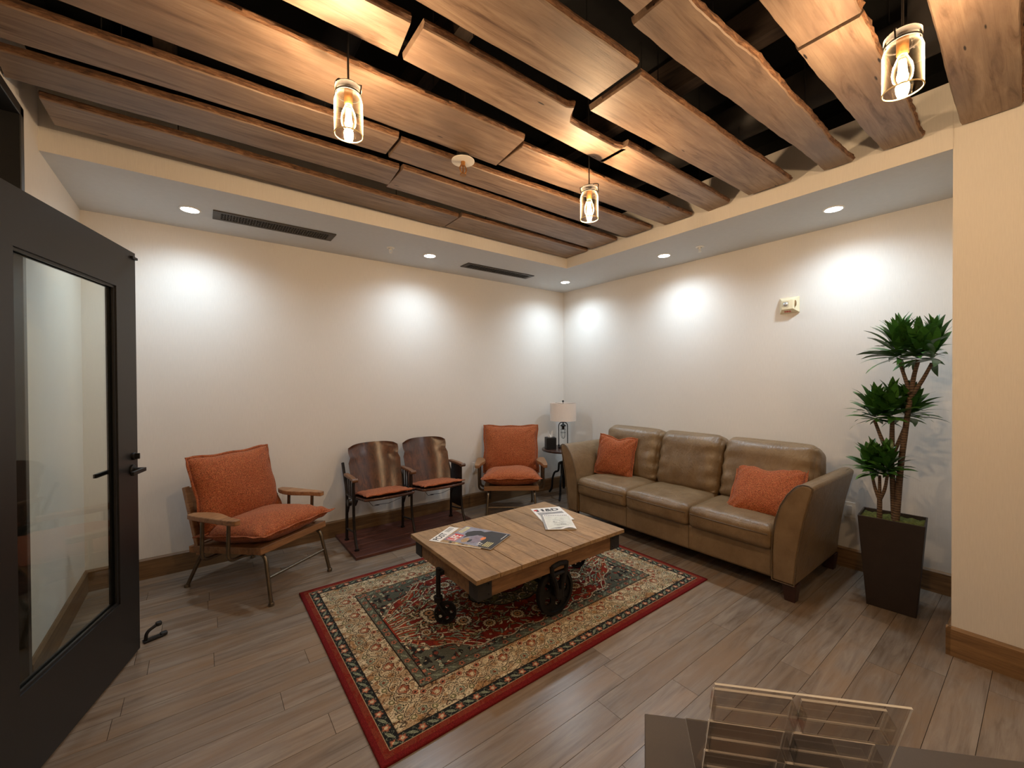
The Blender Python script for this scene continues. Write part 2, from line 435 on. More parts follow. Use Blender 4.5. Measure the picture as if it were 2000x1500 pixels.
# leaf axes: x = from the latch edge to the hinge, y = towards the camera side, z up
lf = B(); T = .045; W = 1.01; s0, s1, z0, z1 = .185, .83, .345, 1.93
lf.box((0, -T, .012), (s0, 0, 2.142)).box((s1, -T, .012), (W, 0, 2.142)).box((s0, -T, .012), (s1, 0, z0)).box((s0, -T, z1), (s1, 0, 2.142))
leafm = lf.build('door_panel', M_door, leaf)
tag(leafm, 'black painted door panel framing the tall glass')
for q in ((-.012, -.002), (-T+.002, -T+.012)):
    pass
b = B()
for a0, a1 in ((-.015, -.007), (-T+.007, -T+.015)):
    b.box((s0, a0, z0), (s0+.012, a1, z1)).box((s1-.012, a0, z0), (s1, a1, z1)).box((s0, a0, z0), (s1, a1, z0+.012)).box((s0, a0, z1-.012), (s1, a1, z1))
b.build('glazing_bead', M_door, leaf)
B().box((s0, -T/2-.003, z0), (s1, -T/2+.003, z1)).build('glass_pane', M_glass, leaf)
for sg in (1, -1):
    o0 = 0 if sg > 0 else -T
    b = B(); Mx = Matrix.Rotation(-PI/2 * sg, 4, 'X')
    b.lathe([(.028, 0), (.028, .008), (.024, .011)], 20, (.06, o0, .99), Mx)
    b.lathe([(.011, .01), (.011, .05)], 12, (.06, o0, .99), Mx)
    y0_ = o0 + sg * .044; y1_ = o0 + sg * .058
    b.box((.05, min(y0_, y1_), .979), (.18, max(y0_, y1_), .999))
    b.build('lever_handle', M_black, leaf, bevel=.002, smooth=40)
b = B(); b.lathe([(.02, 0), (.02, .012)], 16, (.05, 0, 1.06), Matrix.Rotation(-PI/2, 4, 'X')); b.box((.045, .01, 1.045), (.055, .03, 1.075)); b.build('thumb_turn', M_black, leaf, bevel=.002)
B().box((-.002, -.02, 2.105), (.05, .012, 2.118)).build('door_catch', M_black, leaf, bevel=.002)
for z in (.2, 1.05, 1.9): B().tube([(W+.006, -.01, z), (W+.006, -.01, z+.1)], .009, 10).build('hinge', M_black, leaf)
# door holder on the floor by the latch edge
st = thing('door_stop', 'small black door stop on the floor by the open glass door', 'door stop', (-4.19, -.985, 0), .3)
b = B(); b.box((-.04, -.018, 0), (.045, .018, .012)); b.tube(bend([(-.03, 0, .01), (-.025, 0, .055), (.02, 0, .075)], .02), .009, 8); b.build('stop_arm', M_black, st, bevel=.002)
b = B(); b.rbox((.028, 0, .078), (.014, .014, .012), .008, 4); b.build('rubber_tip', M_dkmoon, st, smooth=0)
b = B(); b.rbox((.05, 0, .012), (.016, .016, .009), .006, 4); b.build('rubber_foot', M_dkmoon, st, smooth=0)

# ================================================================== CEILING FIXTURES
dl = [((-4.007, -.449), 'recessed round downlight in the soffit by the left wall, left of the long vent'),
      ((-2.213, -.465), 'recessed round downlight in the soffit between the two vents'),
      ((-.421, -.465), 'recessed round downlight in the soffit corner above the side table'),
      ((-.408, -1.79), 'recessed round downlight above the middle of the sofa'),
      ((-.414, -3.115), 'recessed round downlight above the sofa end near the tall plant')]
for (x, y), lab in dl:
    t = thing('downlight', lab, 'downlight', (x, y, H), 0, 'recessed downlights in the soffit')
    B().lathe([(.062, 0), (.062, -.004), (.052, -.006), (.05, -.001)], 32, cap=False).build('trim_ring', M_white, t, smooth=40)
    B().lathe([(.05, -.0015), (.049, -.003)], 32).build('lens', M_led, t, smooth=40)
    light('downlight_lamp', 'SPOT', (0, 0, -.02), DOWN_W, DOWN_COL, t, spot_size=math.radians(158), spot_blend=1.0, shadow_soft_size=.045)
def vent(x0, x1, y0, y1, lab, kind):
    t = thing('ceiling_vent', lab, 'vent', ((x0+x1)/2, (y0+y1)/2, H)); w, h = (x1-x0)/2, (y1-y0)/2; fw_ = .028; z0, z1 = -.008, -.0005
    b = B(); b.box((-w, -h, z0), (w, -h+fw_, z1)).box((-w, h-fw_, z0), (w, h, z1)).box((-w, -h+fw_, z0), (-w+fw_*1.6, h-fw_, z1)).box((w-fw_*1.6, -h+fw_, z0), (w, h-fw_, z1))
    b.build('frame', M_vent, t, bevel=.002)
    B().box((-w+.01, -h+.01, -.0018), (w-.01, h-.01, -.0006)).build('backing', M_void, t)
    iw, ih = w - fw_*1.6, h - fw_
    if kind == 'slats':
        n = 26
        for i in range(n):
            x = -iw + 2*iw*(i+.5)/n
            B().box((-.004, -ih, -.0065), (.004, ih, -.002)).build('slat', M_vent, t, loc=(x, 0, 0))
    else:
        b = B(); n = 20
        for j in (-1, -1/3, 1/3, 1): b.box((-iw, j*ih*.98-.003, -.0065), (iw, j*ih*.98+.003, -.002))
        for i in range(n+1):
            x = -iw + 2*iw*i/n; b.box((x-.003, -ih, -.0065), (x+.003, ih, -.002))
            if i < n:
                xc = x + iw/n
                for jj in (-2/3, 0, 2/3):
                    if (i + round(jj*1.5)) % 2 == 0: b.box((xc-iw/n, jj*ih-.003, -.0062), (xc+iw/n, jj*ih+.003, -.0022)); b.box((xc-.003, jj*ih-ih/3, -.006), (xc+.003, jj*ih+ih/3, -.0022))
                    else:
                        b.lathe([(.009, -.006), (.009, -.0022)], 8, (xc, jj*ih, 0))
        b.build('grille', M_vent, t)
vent(-3.88, -3.073, -.542, -.357, 'long dark bronze vent grille in the soffit with a pierced lattice', 'lattice')
vent(-1.80, -.928, -.484, -.322, 'long dark bronze vent in the soffit with crosswise slats near the corner', 'slats')
for (x, y), lab in (((-2.596, -.468), 'small white sprinkler head in the soffit left of the middle downlight'), ((-.379, -2.129), 'small white sprinkler head in the soffit above the sofa')):
    t = thing('sprinkler', lab, 'sprinkler', (x, y, H))
    B().lathe([(.036, -.0005), (.036, -.003), (.02, -.008), (.018, -.001)], 24).build('escutcheon', M_white, t, smooth=40)
    b = B(); b.tube([(0,0,-.004), (0,0,-.02)], .008, 10); b.tube([(-.012,0,-.015), (-.014,0,-.035), (0,0,-.045)], .003, 6); b.tube([(.012,0,-.015), (.014,0,-.035), (0,0,-.045)], .003, 6); b.lathe([(.014, -.047), (.014, -.044)], 12)
    b.build('sprinkler_head', M_white, t)
t = thing('sprinkler', 'pendent sprinkler with a white disc hanging below the ceiling boards', 'sprinkler', (-2.75, -2.0, 2.71))
B().lathe([(.0655, 0), (.0655, -.004), (.02, -.006)], 32).build('escutcheon', M_white, t, smooth=40)
B().lathe([(.036, .0005), (.04, .02), (.036, .045)], 24).build('cup', M_iron, t, smooth=40)
B().tube([(0, 0, .04), (0, 0, .74)], .016, 10).build('drop_pipe', M_duct, t, smooth=40)
b = B(); b.tube([(0, 0, -.004), (0, 0, -.03)], .013, 12)
for sx in (-1, 1): b.tube([(sx*.012, 0, -.025), (sx*.022, 0, -.045), (sx*.016, 0, -.065), (0, 0, -.078)], .004, 6)
b.lathe([(.02, -.082), (.02, -.079)], 16); b.tube([(0, 0, -.03), (0, 0, -.076)], .0035, 6); b.build('sprinkler_head', M_brass, t, smooth=40)

# suspended live-edge boards -----------------------------------------------------
def noise1(seed, amp, per):
    r = random.Random(seed); ph = [r.uniform(0, 6.28) for _ in range(5)]
    return lambda x: amp * (math.sin(x*2*PI/per+ph[0])*.5 + math.sin(x*2*PI/(per*.41)+ph[1])*.28 + math.sin(x*2*PI/(per*.17)+ph[2])*.13 + math.sin(x*2*PI/(per*.06)+ph[3])*.09)
def board(x0, x1, f0, f1, n0, n1, lab, seed, amp=.012, th=.034, z=2.74, nf=None, skew=(0, 0), dz=0):
    N = max(20, int((x1-x0)/.03)); na = noise1(seed, amp*.8, 1.6); nb = noise1(seed+50, amp*.5, 1.9); nc = noise1(seed+90, .006, .2)
    cx, cy = (x0+x1)/2, (f0+n0)/2; b = B(); vs = []; fs = []; C = 8
    for i in range(N+1):
        u = i/N; x = x0 + (x1-x0)*u
        near = n0 + (n1-n0)*u + na(x) + (nf(x) if nf else 0); far = f0 + (f1-f0)*u + nb(x)
        rr = nc(x)
        sh = lambda yv: (skew[0]*(1-u) + skew[1]*u) * ((yv-near)/(far-near))
        zz = z + dz*(u-.5)
        prof = [(far-.004, 0), (near+.004, 0), (near, .005), (near-.008+rr, .45*th), (near-.006-rr, .75*th), (near-.002, th), (far+.006, th), (far+.003, .5*th)]
        for yv, h in prof: vs.append((x + sh(yv) - cx, yv - cy, zz + h - z))
    for i in range(N):
        for k in range(C):
            l = (k+1) % C; fs.append((i*C+k, (i+1)*C+k, (i+1)*C+l, i*C+l))
    b.add(vs, fs); b.m = [1 if (j % C) in (2, 3, 4) else 0 for j in range(len(fs))]
    b.add([], []); b.f += [tuple(range(C)), tuple(N*C+k for k in range(C-1, -1, -1))]; b.m += [0, 0]
    o = b.build('ceiling_board', [M_board, M_bark], loc=(cx, cy, z), fix=True, smooth=35)
    tag(o, lab, 'board', 'live-edge boards hung under the ceiling')
    for hx in (x0 + .22*(x1-x0), x1 - .22*(x1-x0)):
        B().tube([(hx-cx, 0, th-.002), (hx-cx, 0, 3.5-z)], .0022, 5).build('hanger_wire', M_dkmoon, o)
    return o
def dip5(x):
    if x < -2.56: return 0
    t = min(1, (x + 2.56) / .10); s = min(1, max(0, (x + 2.12) / .12))
    return -.03*math.exp(-((x+2.545)/.03)**2) + .075*(t*t*(3-2*t)) - .045*(s*s*(3-2*s))
board(-4.53, -2.325, -1.02, -.945, -1.275, -1.205, 'left board of the row nearest the back wall', 1)
board(-2.315, -.868, -.965, -.925, -1.24, -1.23, 'right board of the row nearest the back wall', 2, .008)
board(-4.585, -2.985, -1.375, -1.403, -1.575, -1.64, 'left board of the second row from the back wall', 3, skew=(-.02, .02))
board(-2.965, -.885, -1.366, -1.300, -1.65, -1.60, 'right board of the second row from the back wall', 4, .008)
board(-4.585, -3.11, -1.66, -1.748, -1.87, -1.94, 'left board of the third row from the back wall', 5)
board(-3.085, -.885, -1.728, -1.707, -1.915, -1.975, 'right board of the third row, behind the hanging disc sprinkler', 6, .008)
board(-4.585, -2.565, -2.01, -2.019, -2.30, -2.33, 'wide left board of the fourth row, behind the first jar pendant', 7, .008, skew=(0, .03))
board(-2.53, -.865, -2.038, -2.084, -2.27, -2.318, 'right board of the fourth row, behind the far jar pendant', 8, .008)
board(-4.585, -3.345, -2.478, -2.465, -2.60, -2.65, 'left board of the fifth row, glowing above the first jar pendant', 9, .008, skew=(0, .02))
board(-3.30, -2.05, -2.464, -2.423, -2.655, -2.655, 'middle board of the fifth row with a knot and a narrowed neck', 10, .006, nf=dip5)
board(-2.075, -.865, -2.427, -2.44, -2.632, -2.611, 'right board of the fifth row, short and straight', 11, .006, skew=(0, .03))
board(-4.585, -2.515, -2.71, -2.753, -2.96, -3.008, 'wide left board of the sixth row from the back wall', 12, .008)
board(-2.46, -.885, -2.704, -2.752, -2.98, -3.012, 'wide right board of the sixth row from the back wall', 13, .008)
board(-4.585, -2.725, -3.12, -3.149, -3.30, -3.32, 'left board of the seventh row from the back wall', 14)
board(-2.695, -.868, -3.115, -3.185, -3.305, -3.33, 'right board of the seventh row with a bright worn bark edge', 15, .018)
board(-4.585, -2.095, -3.42, -3.436, -3.65, -3.64, 'left board of the eighth row, weathered and rough', 16, .014)
board(-2.075, -.868, -3.435, -3.457, -3.635, -3.622, 'right board of the eighth row, left of the near jar pendant', 17, .016)
board(-2.95, -.855, -3.80, -3.762, -4.02, -3.955, 'wide board at the right edge behind the near jar pendant', 18, .008)

# jar pendants --------------------------------------------------------------------
def pendant(x, y, zb, lab, rz=0):
    t = thing('pendant_lamp', lab, 'pendant lamp', (x, y, zb), rz, 'glass jar pendant lamps')
    R_, hs = .052, .15
    B().tube([(0, 0, .193), (0, 0, 3.5-zb)], .0038, 6).build('cable', M_dkmoon, t)
    b = B(); prof = [(R_-.001, 0), (R_, .004), (R_, hs-.025), (R_-.004, hs-.01), (R_-.012, hs), (R_-.012, hs+.02)]
    b.lathe(prof, 40, cap=False); b.build('jar', M_jar, t, smooth=60)
    b = B(); b.tube([(R_*math.cos(q)*.99, R_*math.sin(q)*.99, 0) for q in [2*PI*i/40 for i in range(40)]], .0022, 6, closed=True)
    b.build('jar_rim', M_rim, t, smooth=60)
    B().lathe([(R_-.004, hs+.012), (R_-.004, hs+.030), (R_-.008, hs+.034)], 32, cap=False).build('lid_rim', M_jarlid, t, smooth=50)
    B().lathe([(R_-.010, hs+.0345), (R_-.010, hs+.038), (.006, hs+.043), (.006, hs+.047)], 32).build('lid', M_black, t, smooth=50)
    b = B(); b.tube([((R_-.006)*math.cos(q), (R_-.006)*math.sin(q), hs+.004) for q in [2*PI*i/32 for i in range(32)]], .0028, 6, closed=True)
    b.tube(bend([(R_-.004, -.012, hs), (R_+.004, 0, hs+.06), (R_-.02, .01, hs+.066), (0, 0, hs+.04)], .01), .0026, 6)
    b.tube(bend([(R_-.002, .012, hs-.014), (R_+.005, 0, hs+.012), (R_-.002, -.012, hs+.03)], .008), .0026, 6)
    b.tube([(-R_+.004, 0, hs), (-R_-.001, 0, hs+.035), (-R_+.02, 0, hs+.04)], .0026, 6)
    b.build('wire_bail', M_black, t, smooth=60)
    B().lathe([(.016, hs+.02), (.016, hs-.03), (.013, hs-.034)], 20).build('socket', M_brass, t, smooth=40)
    bl = B().lathe([(.011, hs-.032), (.014, hs-.042), (.024, hs-.066), (.028, hs-.09), (.025, hs-.112), (.014, hs-.130), (.002, hs-.136)], 24, cap=False).build('bulb', M_bulb, t, smooth=60)
    b = B()
    for k in range(6):
        q = 2*PI*k/6; b.tube([(.005*math.cos(q), .005*math.sin(q), hs-.05), (.0105*math.cos(q), .0105*math.sin(q), hs-.112)], .0042, 6)
    b.build('filament', M_fil, bl)
    light('pendant_bulb', 'POINT', (0, 0, hs-.085), BULB_W, BULB_COL, t, shadow_soft_size=.02)
M_rim = plain('jar_rim_glass', lin(255, 226, 170), .2, 0, 30, .02, 0)
M_jarlid = thin('lid_glass', (.8, .76, .7, 1), .15, 1.7, .4, (.9, .8, .7, 1))
M_bulb = thin('bulb_glass', (1, .93, .78, 1), .02, 1.35, .5, (1, .85, .55, 1))
pendant(-3.497, -2.405, 2.398, 'glass jar pendant lamp hanging left of centre over the room', PI*.75)
pendant(-2.125, -2.392, 2.398, 'glass jar pendant lamp hanging farthest away, above the coffee table', -.6)
pendant(-2.105, -3.745, 2.40, 'glass jar pendant lamp hanging at the top right, nearest the pier', -.2)
pendant(-3.50, -5.10, 2.40, 'glass jar pendant lamp hanging behind the viewer, on the side of the glass door', 0)
pendant(-2.00, -5.15, 2.40, 'glass jar pendant lamp hanging behind the viewer, on the side of the pier', 0)

# fire strobe on the right wall
t = thing('fire_alarm', 'square cream fire alarm strobe high on the wall above the sofa', 'fire alarm', (0, -2.707, 2.07))
# local: x = -out of wall
def frus(y0, z0, y1, z1, x0, x1, ys, zs):
    b = B(); vs = [(x0, y0, z0), (x0, y1, z0), (x0, y1, z1), (x0, y0, z1), (x1, y0+ys, z0+zs), (x1, y1-ys, z0+zs), (x1, y1-ys, z1-zs), (x1, y0+ys, z1-zs)]
    return b.add(vs, [(0,1,2,3), (7,6,5,4), (0,4,5,1), (1,5,6,2), (2,6,7,3), (3,7,4,0)])
B().box((-.012, -.072, -.066), (-.0005, .072, .066)).build('back_box', M_cream, t, bevel=.003)
frus(-.070, -.064, .070, .064, -.0121, -.058, .028, .026).build('housing', M_cream, t, fix=True, bevel=.002)
B().rbox((-.062, .012, .004), (.008, .024, .022), .006, 5).build('strobe_lens', thin('strobe_clear', (.85,.85,.85,1), .05, 1.6, .6, (.9,.9,.9,1)), t, smooth=0)
B().lathe([(.018, 0), (.012, .006), (.003, .008)], 20, (-.0585, .012, .004), Matrix.Rotation(-PI/2, 4, 'Y')).build('reflector', plain('chrome', lin(225, 225, 225), .35, .6, 30, .02, 0), t, smooth=50)
B().lathe([(.026, 0), (.026, .003)], 24, (-.045, -.052, .004), Matrix.Rotation(-PI/2-.9, 4, 'Z') @ Matrix.Rotation(-PI/2, 4, 'X')).build('horn_grille', M_tan, t)
def text(s, size, mat, name, parent, M, off=0.0, ext=.0003, sx=1.0, font=None):
    c = bpy.data.curves.new(name, 'FONT'); c.body = s; c.size = size; c.offset = off; c.extrude = ext; c.align_x = 'LEFT'; c.resolution_u = 3
    o = bpy.data.objects.new('tmp', c); COL.objects.link(o)
    dg = bpy.context.evaluated_depsgraph_get(); me = bpy.data.meshes.new_from_object(o.evaluated_get(dg)); bpy.data.objects.remove(o)
    me.materials.clear(); me.materials.append(mat); me.transform(M @ Matrix.Diagonal((sx, 1, 1, 1)))
    q = bpy.data.objects.new(name, me); COL.objects.link(q); q.parent = parent; return q
# FIRE on the lower bevel (faces down and out)
ex = Vector((0, -1, 0)); ey = Vector((.046, 0, -.026)).normalized() * -1; ey = Vector((-.046, 0, .026)).normalized(); ez = ex.cross(ey)
Mf = Matrix(((ex.x, ey.x, ez.x, -.0225), (ex.y, ey.y, ez.y, .030), (ex.z, ey.z, ez.z, -.0600), (0, 0, 0, 1)))
text('FIRE', .027, M_red, 'lettering', t, Mf, .0006)

def plate(name, lab, loc, rz, kind):
    t = thing(name, lab, 'outlet', loc, rz)      # local: -y out of the wall
    B().box((-.036, -.006, -.058), (.036, -.0005, .058)).build('cover_plate', M_white, t, bevel=.002)
    if kind:
        for z in (-.028, .028):
            B().rbox((0, -.0065, z), (.015, .0025, .018), .0022, 4).build('socket', M_white, t, smooth=0)
            b = B()
            for dx in (-.006, .006): b.box((dx-.0012, -.0094, z-.003), (dx+.0012, -.0088, z+.007))
            b.lathe([(.0025, -.0003), (.0025, .0003)], 8, (0, -.0091, z-.009), Matrix.Rotation(PI/2, 4, 'X')); b.build('slot', M_void, t)
    else:
        B().box((-.016, -.009, -.033), (.016, -.006, .033)).build('insert', M_white, t, bevel=.001)
plate('wall_outlet', 'white wall outlet low on the back wall behind the left armchair', (-3.445, 0, .455), 0, 1)
plate('wall_outlet', 'white wall plate low on the right wall between sofa and plant', (0, -3.11, .445), -PI/2, 0)
plate('wall_outlet', 'white wall outlet on the back wall beside the far armchair', (-1.432, 0, .445), 0, 1)

# ================================================================== SOFA
sf = thing('sofa', 'long tan leather three-seat sofa against the right wall', 'sofa', (0, -2.037, 0))
# local y: + towards the back wall (left in the picture); half length 1.12
def armprof(s):
    ins = [(.885, .118), (.885, .30), (.89, .42), (.905, .52), (.935, .62), (.975, .70), (1.015, .752)]
    top = [(1.035, .770), (1.062, .782), (1.092, .781), (1.118, .766)]
    out = [(1.115, .745), (1.095, .66), (1.07, .55), (1.048, .42), (1.028, .28), (1.016, .118)]
    return [(s*a, z) for a, z in ins + top + out]
for s in (-1, 1):
    P = armprof(s); a = B().prism(P, -.945, -.07, 'x').build('arm', M_leather, sf, fix=True, bevel=.014, seg=3, smooth=30)
    b = B(); b.tube([(-.9455, y_, z_) for y_, z_ in P], .0042, 6, closed=True); b.build('piping', M_seam, a, smooth=60)
B().box((-.925, -.886, .118), (-.10, .886, .315)).build('base', M_leather, sf, bevel=.02, seg=3, smooth=30)
for y_ in (.30, -.29): B().tube([(-.9265, y_, .125), (-.9265, y_, .31)], .002, 5).build('seam', M_seam, sf)
B().rbox((-.165, 0, .49), (.115, .95, .375), .05, 10).build('back_frame', M_leather, sf, smooth=0)
for i, y_ in enumerate((.585, -.003, -.592)):
    rn = random.Random(i+20); ph = rn.uniform(0, 6)
    def fn(p, o, ph=ph):
        x, y, z = o
        z += .024 * (1-p[0]**2) * (1-p[1]**4) * (1 if p[2] > 0 else 0)
        x -= .012 * (1-p[1]**2) * (1 if p[0] < 0 else 0) * (1-p[2]**2)
        z += .0025*math.sin(9*p[1]+ph+4*p[0])*(1 if p[2] > 0 else 0)
        return (x, y, z)
    c = B().rbox((-.60, y_, .385), (.36, .296, .085), .045, 16, fn).build('seat_cushion', M_leather, sf, smooth=0)
    b = B(); zz = .385 + .028
    b.tube([(-.9625-.0107*(1-(k/10-1)**2), y_+.275*(k/10-1), zz) for k in range(21)], .003, 5); b.build('seam', M_seam, c)
    #-.010*(1-(k/10-1)**2), y_+.275*(k/10-1), zz + .004*math.sin(k)) for k in range(21)], .0023, 5); b.build('seam', M_seam, c)
tilt = Matrix.Rotation(math.radians(17), 4, 'Y')
for i, (y_, hw, yo) in enumerate(((.63, .335, 0), (.0, .30, 0), (-.645, .345, 0))):
    ph = i*2.1
    def fn(p, o, ph=ph, i=i):
        x, y, z = o
        f = (1 if p[0] < 0 else 0)
        x -= .05 * f * (1-p[1]**4) * (1-p[2]**2)
        x -= .028 * f * (1-p[1]**4) * math.exp(-((p[2]-.62)/.28)**2)
        # creases
        cr = math.sin(13*p[1] + 2.5*math.sin(2.2*p[2]+ph) + ph) * math.exp(-((p[2]+.25)/.5)**2)
        cr2 = math.sin(15*(p[2]+.25*p[1]) + ph) * (abs(p[1])**3)
        x -= f * .0068 * (cr + cr2*1.6)
        y *= 1 - .02*max(0, p[2])**3
        z -= .012*abs(p[1])**6 * (1 if p[2] > 0 else 0)
        return (x, y, z)
    B().rbox((-.335, y_, .688), (.115, hw, .268), .072, 26, fn, tilt).build('back_cushion', M_leather, sf, smooth=0)
for sx, sy in ((-.89, .98), (-.89, -.98), (-.12, .98), (-.12, -.98)):
    b = B(); vs = [(sx-.03, sy-.03, 0), (sx+.03, sy-.03, 0), (sx+.03, sy+.03, 0), (sx-.03, sy+.03, 0), (sx-.042, sy-.042, .119), (sx+.042, sy-.042, .119), (sx+.042, sy+.042, .119), (sx-.042, sy+.042, .119)]
    b.add(vs, [(3,2,1,0), (4,5,6,7), (0,1,5,4), (1,2,6,5), (2,3,7,6), (3,0,4,7)]); b.build('leg', M_foot, sf, bevel=.003)

def pillow(w, h, t, n=26, seed=0, notch=0, flange=.014, drop=0, wr=1.0):
    """cushion lying in local x (width) / y (height), thickness along z"""
    rn = random.Random(seed); ph = [rn.uniform(0, 6.28) for _ in range(6)]
    b = B(); vs = []; id_ = {}
    def outline(x, y):
        k = .055
        X = x * (1 - k*(1-y*y)) ; Y = y * (1 - k*(1-x*x))
        if notch: Y -= notch * math.exp(-(x/.33)**2) * max(0, y)**2
        X += .012*math.sin(7*y+ph[4])*abs(x)**3; Y += .012*math.sin(8*x+ph[5])*abs(y)**3
        return X*w/2, Y*h/2
    for sgn in (1, -1):
        for j in range(n+1):
            for i in range(n+1):
                x = math.sin((i/n-.5)*PI*.999); y = math.sin((j/n-.5)*PI*.999)
                x = .5*x + .5*(2*i/n-1); y = .5*y + .5*(2*j/n-1)
                edge = i in (0, n) or j in (0, n)
                if edge and sgn < 0: id_[(sgn, i, j)] = id_[(1, i, j)]; continue
                X, Y = outline(x, y)
                T = t/2 * ((1-abs(x)**2.6)*(1-abs(y)**2.6))**.55 if not edge else 0
                T *= 1 + .05*wr*math.sin(5*x+ph[0])*math.sin(4*y+ph[1])
                crn = (abs(x)*abs(y))**2
                T += wr*.010*math.sin(16*(x-y)*1.0+ph[2])*crn*(1-crn)*4*(0 if edge else 1)*.6
                id_[(sgn, i, j)] = len(vs); vs.append((X, Y, sgn*T))
    fs = []
    for sgn in (1, -1):
        for j in range(n):
            for i in range(n):
                q = [id_[(sgn, i, j)], id_[(sgn, i+1, j)], id_[(sgn, i+1, j+1)], id_[(sgn, i, j+1)]]; fs.append(tuple(q if sgn > 0 else q[::-1]))
    b.add(vs, fs)
    # flanged edge, a thin wavy strip standing out from the seam
    loop = [(i, 0) for i in range(n)] + [(n, j) for j in range(n)] + [(n-i, n) for i in range(n)] + [(0, n-j) for j in range(n)]
    pts = [Vector(vs[id_[(1, i, j)]]) for i, j in loop]; m = len(pts); fl_ = []
    for k in range(m):
        p = pts[k]; d = Vector((p.x/(w/2), p.y/(h/2), 0)); 
        if abs(abs(d.x) - abs(d.y)) > .12: d = Vector((d.x, 0, 0)) if abs(d.x) > abs(d.y) else Vector((0, d.y, 0))
        d.normalize(); wv = .004*math.sin(k*.9+ph[3])
        for zz in (-.002, .002): fl_.append(p - d*.004 + Vector((0, 0, zz)))
        for zz in (.002, -.002): fl_.append(p + d*flange + Vector((0, 0, zz+wv)))
    f2 = []
    for k in range(m):
        l = (k+1) % m
        for a in range(4): c = (a+1) % 4; f2.append((k*4+a, l*4+a, l*4+c, k*4+c))
    b.add(fl_, f2)
    return b
def frame_mat(o, ex, ey):
    ex = Vector(ex).normalized(); ey = Vector(ey); ey = (ey - ex*ey.dot(ex)).normalized(); ez = ex.cross(ey)
    return Matrix(((ex.x, ey.x, ez.x, o[0]), (ex.y, ey.y, ez.y, o[1]), (ex.z, ey.z, ez.z, o[2]), (0, 0, 0, 1)))
p1 = pillow(.40, .40, .15, seed=1, notch=.16).build('throw_pillow', M_cloth, smooth=0)
tag(p1, 'rust orange throw pillow upright at the left end of the sofa', 'pillow', 'orange throw pillows on the sofa')
p1.matrix_world = frame_mat((-.585, -1.345, .672), (.22, -1, -.04), (.30, .03, 1))
p2 = pillow(.47, .43, .16, seed=5, notch=.14).build('throw_pillow', M_cloth, smooth=0)
tag(p2, 'rust orange throw pillow slumped at the right end of the sofa', 'pillow', 'orange throw pillows on the sofa')
p2.matrix_world = frame_mat((-.60, -2.755, .612), (.06, -1, .05), (.60, -.30, .62))

# ================================================================== COFFEE TABLE (factory cart)
TX0, TX1, TY0, TY1, TZ = -2.845, -1.64, -2.265, -1.44, .420
ct = thing('coffee_table', 'wooden factory cart coffee table with iron wheels on the rug', 'coffee table', ((TX0+TX1)/2, (TY0+TY1)/2, 0))
hx, hy = (TX1-TX0)/2, (TY1-TY0)/2
edges = [0, .155, .30, .415, .57, .70, .865, 1.03, 1.205]
edges = [e/1.205 for e in edges]
for i in range(8):
    a, c = -hx + edges[i]*2*hx, -hx + edges[i+1]*2*hx; m_ = (a+c)/2; g = .0018; rn = random.Random(i)
    B().box((a-m_+g, -hy, TZ-.024), (c-m_-g, hy, TZ+rn.uniform(-.0008, .0008))).build('plank', M_table, ct, loc=(m_, 0, 0), bevel=.0015)
ax0, ay0 = hx-.03, hy-.03; za, zb = .295, TZ-.0245
for sy in (-1, 1): B().box((-ax0, min(sy*ay0, sy*(ay0-.03)), za), (ax0, max(sy*ay0, sy*(ay0-.03)), zb)).build('apron', M_apron, ct, bevel=.003)
for sx in (-1, 1): B().box((min(sx*ax0, sx*(ax0-.03)), -ay0+.03, za), (max(sx*ax0, sx*(ax0-.03)), ay0-.03, zb)).build('apron', M_apron, ct, bevel=.003)
for y_ in (-.2, .2): B().box((-ax0+.03, y_-.03, .30), (ax0-.03, y_+.03, .36)).build('beam', M_apron, ct)
for sx in (-1, 1):
    for sy in (-1, 1):
        b = B(); L = .085; t_ = .004; X, Y = sx*ax0, sy*ay0
        b.box((min(X+sx*t_, X-sx*L), min(Y, Y+sy*t_), za-.002), (max(X+sx*t_, X-sx*L), max(Y, Y+sy*t_), zb-.001))
        b.box((min(X, X+sx*t_), min(Y+sy*t_*0, Y-sy*L), za-.002), (max(X, X+sx*t_), max(Y, Y-sy*L), zb-.001))
        br = b.build('corner_bracket', M_bracket, ct)
        b = B()
        for dz in (.02, .075):
            b.lathe([(.004, 0), (.003, .003)], 10, (X-sx*.065, Y+sy*t_, za+dz), Matrix.Rotation(PI/2 if sy < 0 else -PI/2, 4, 'X'))
        b.build('rivet', M_iron, br)
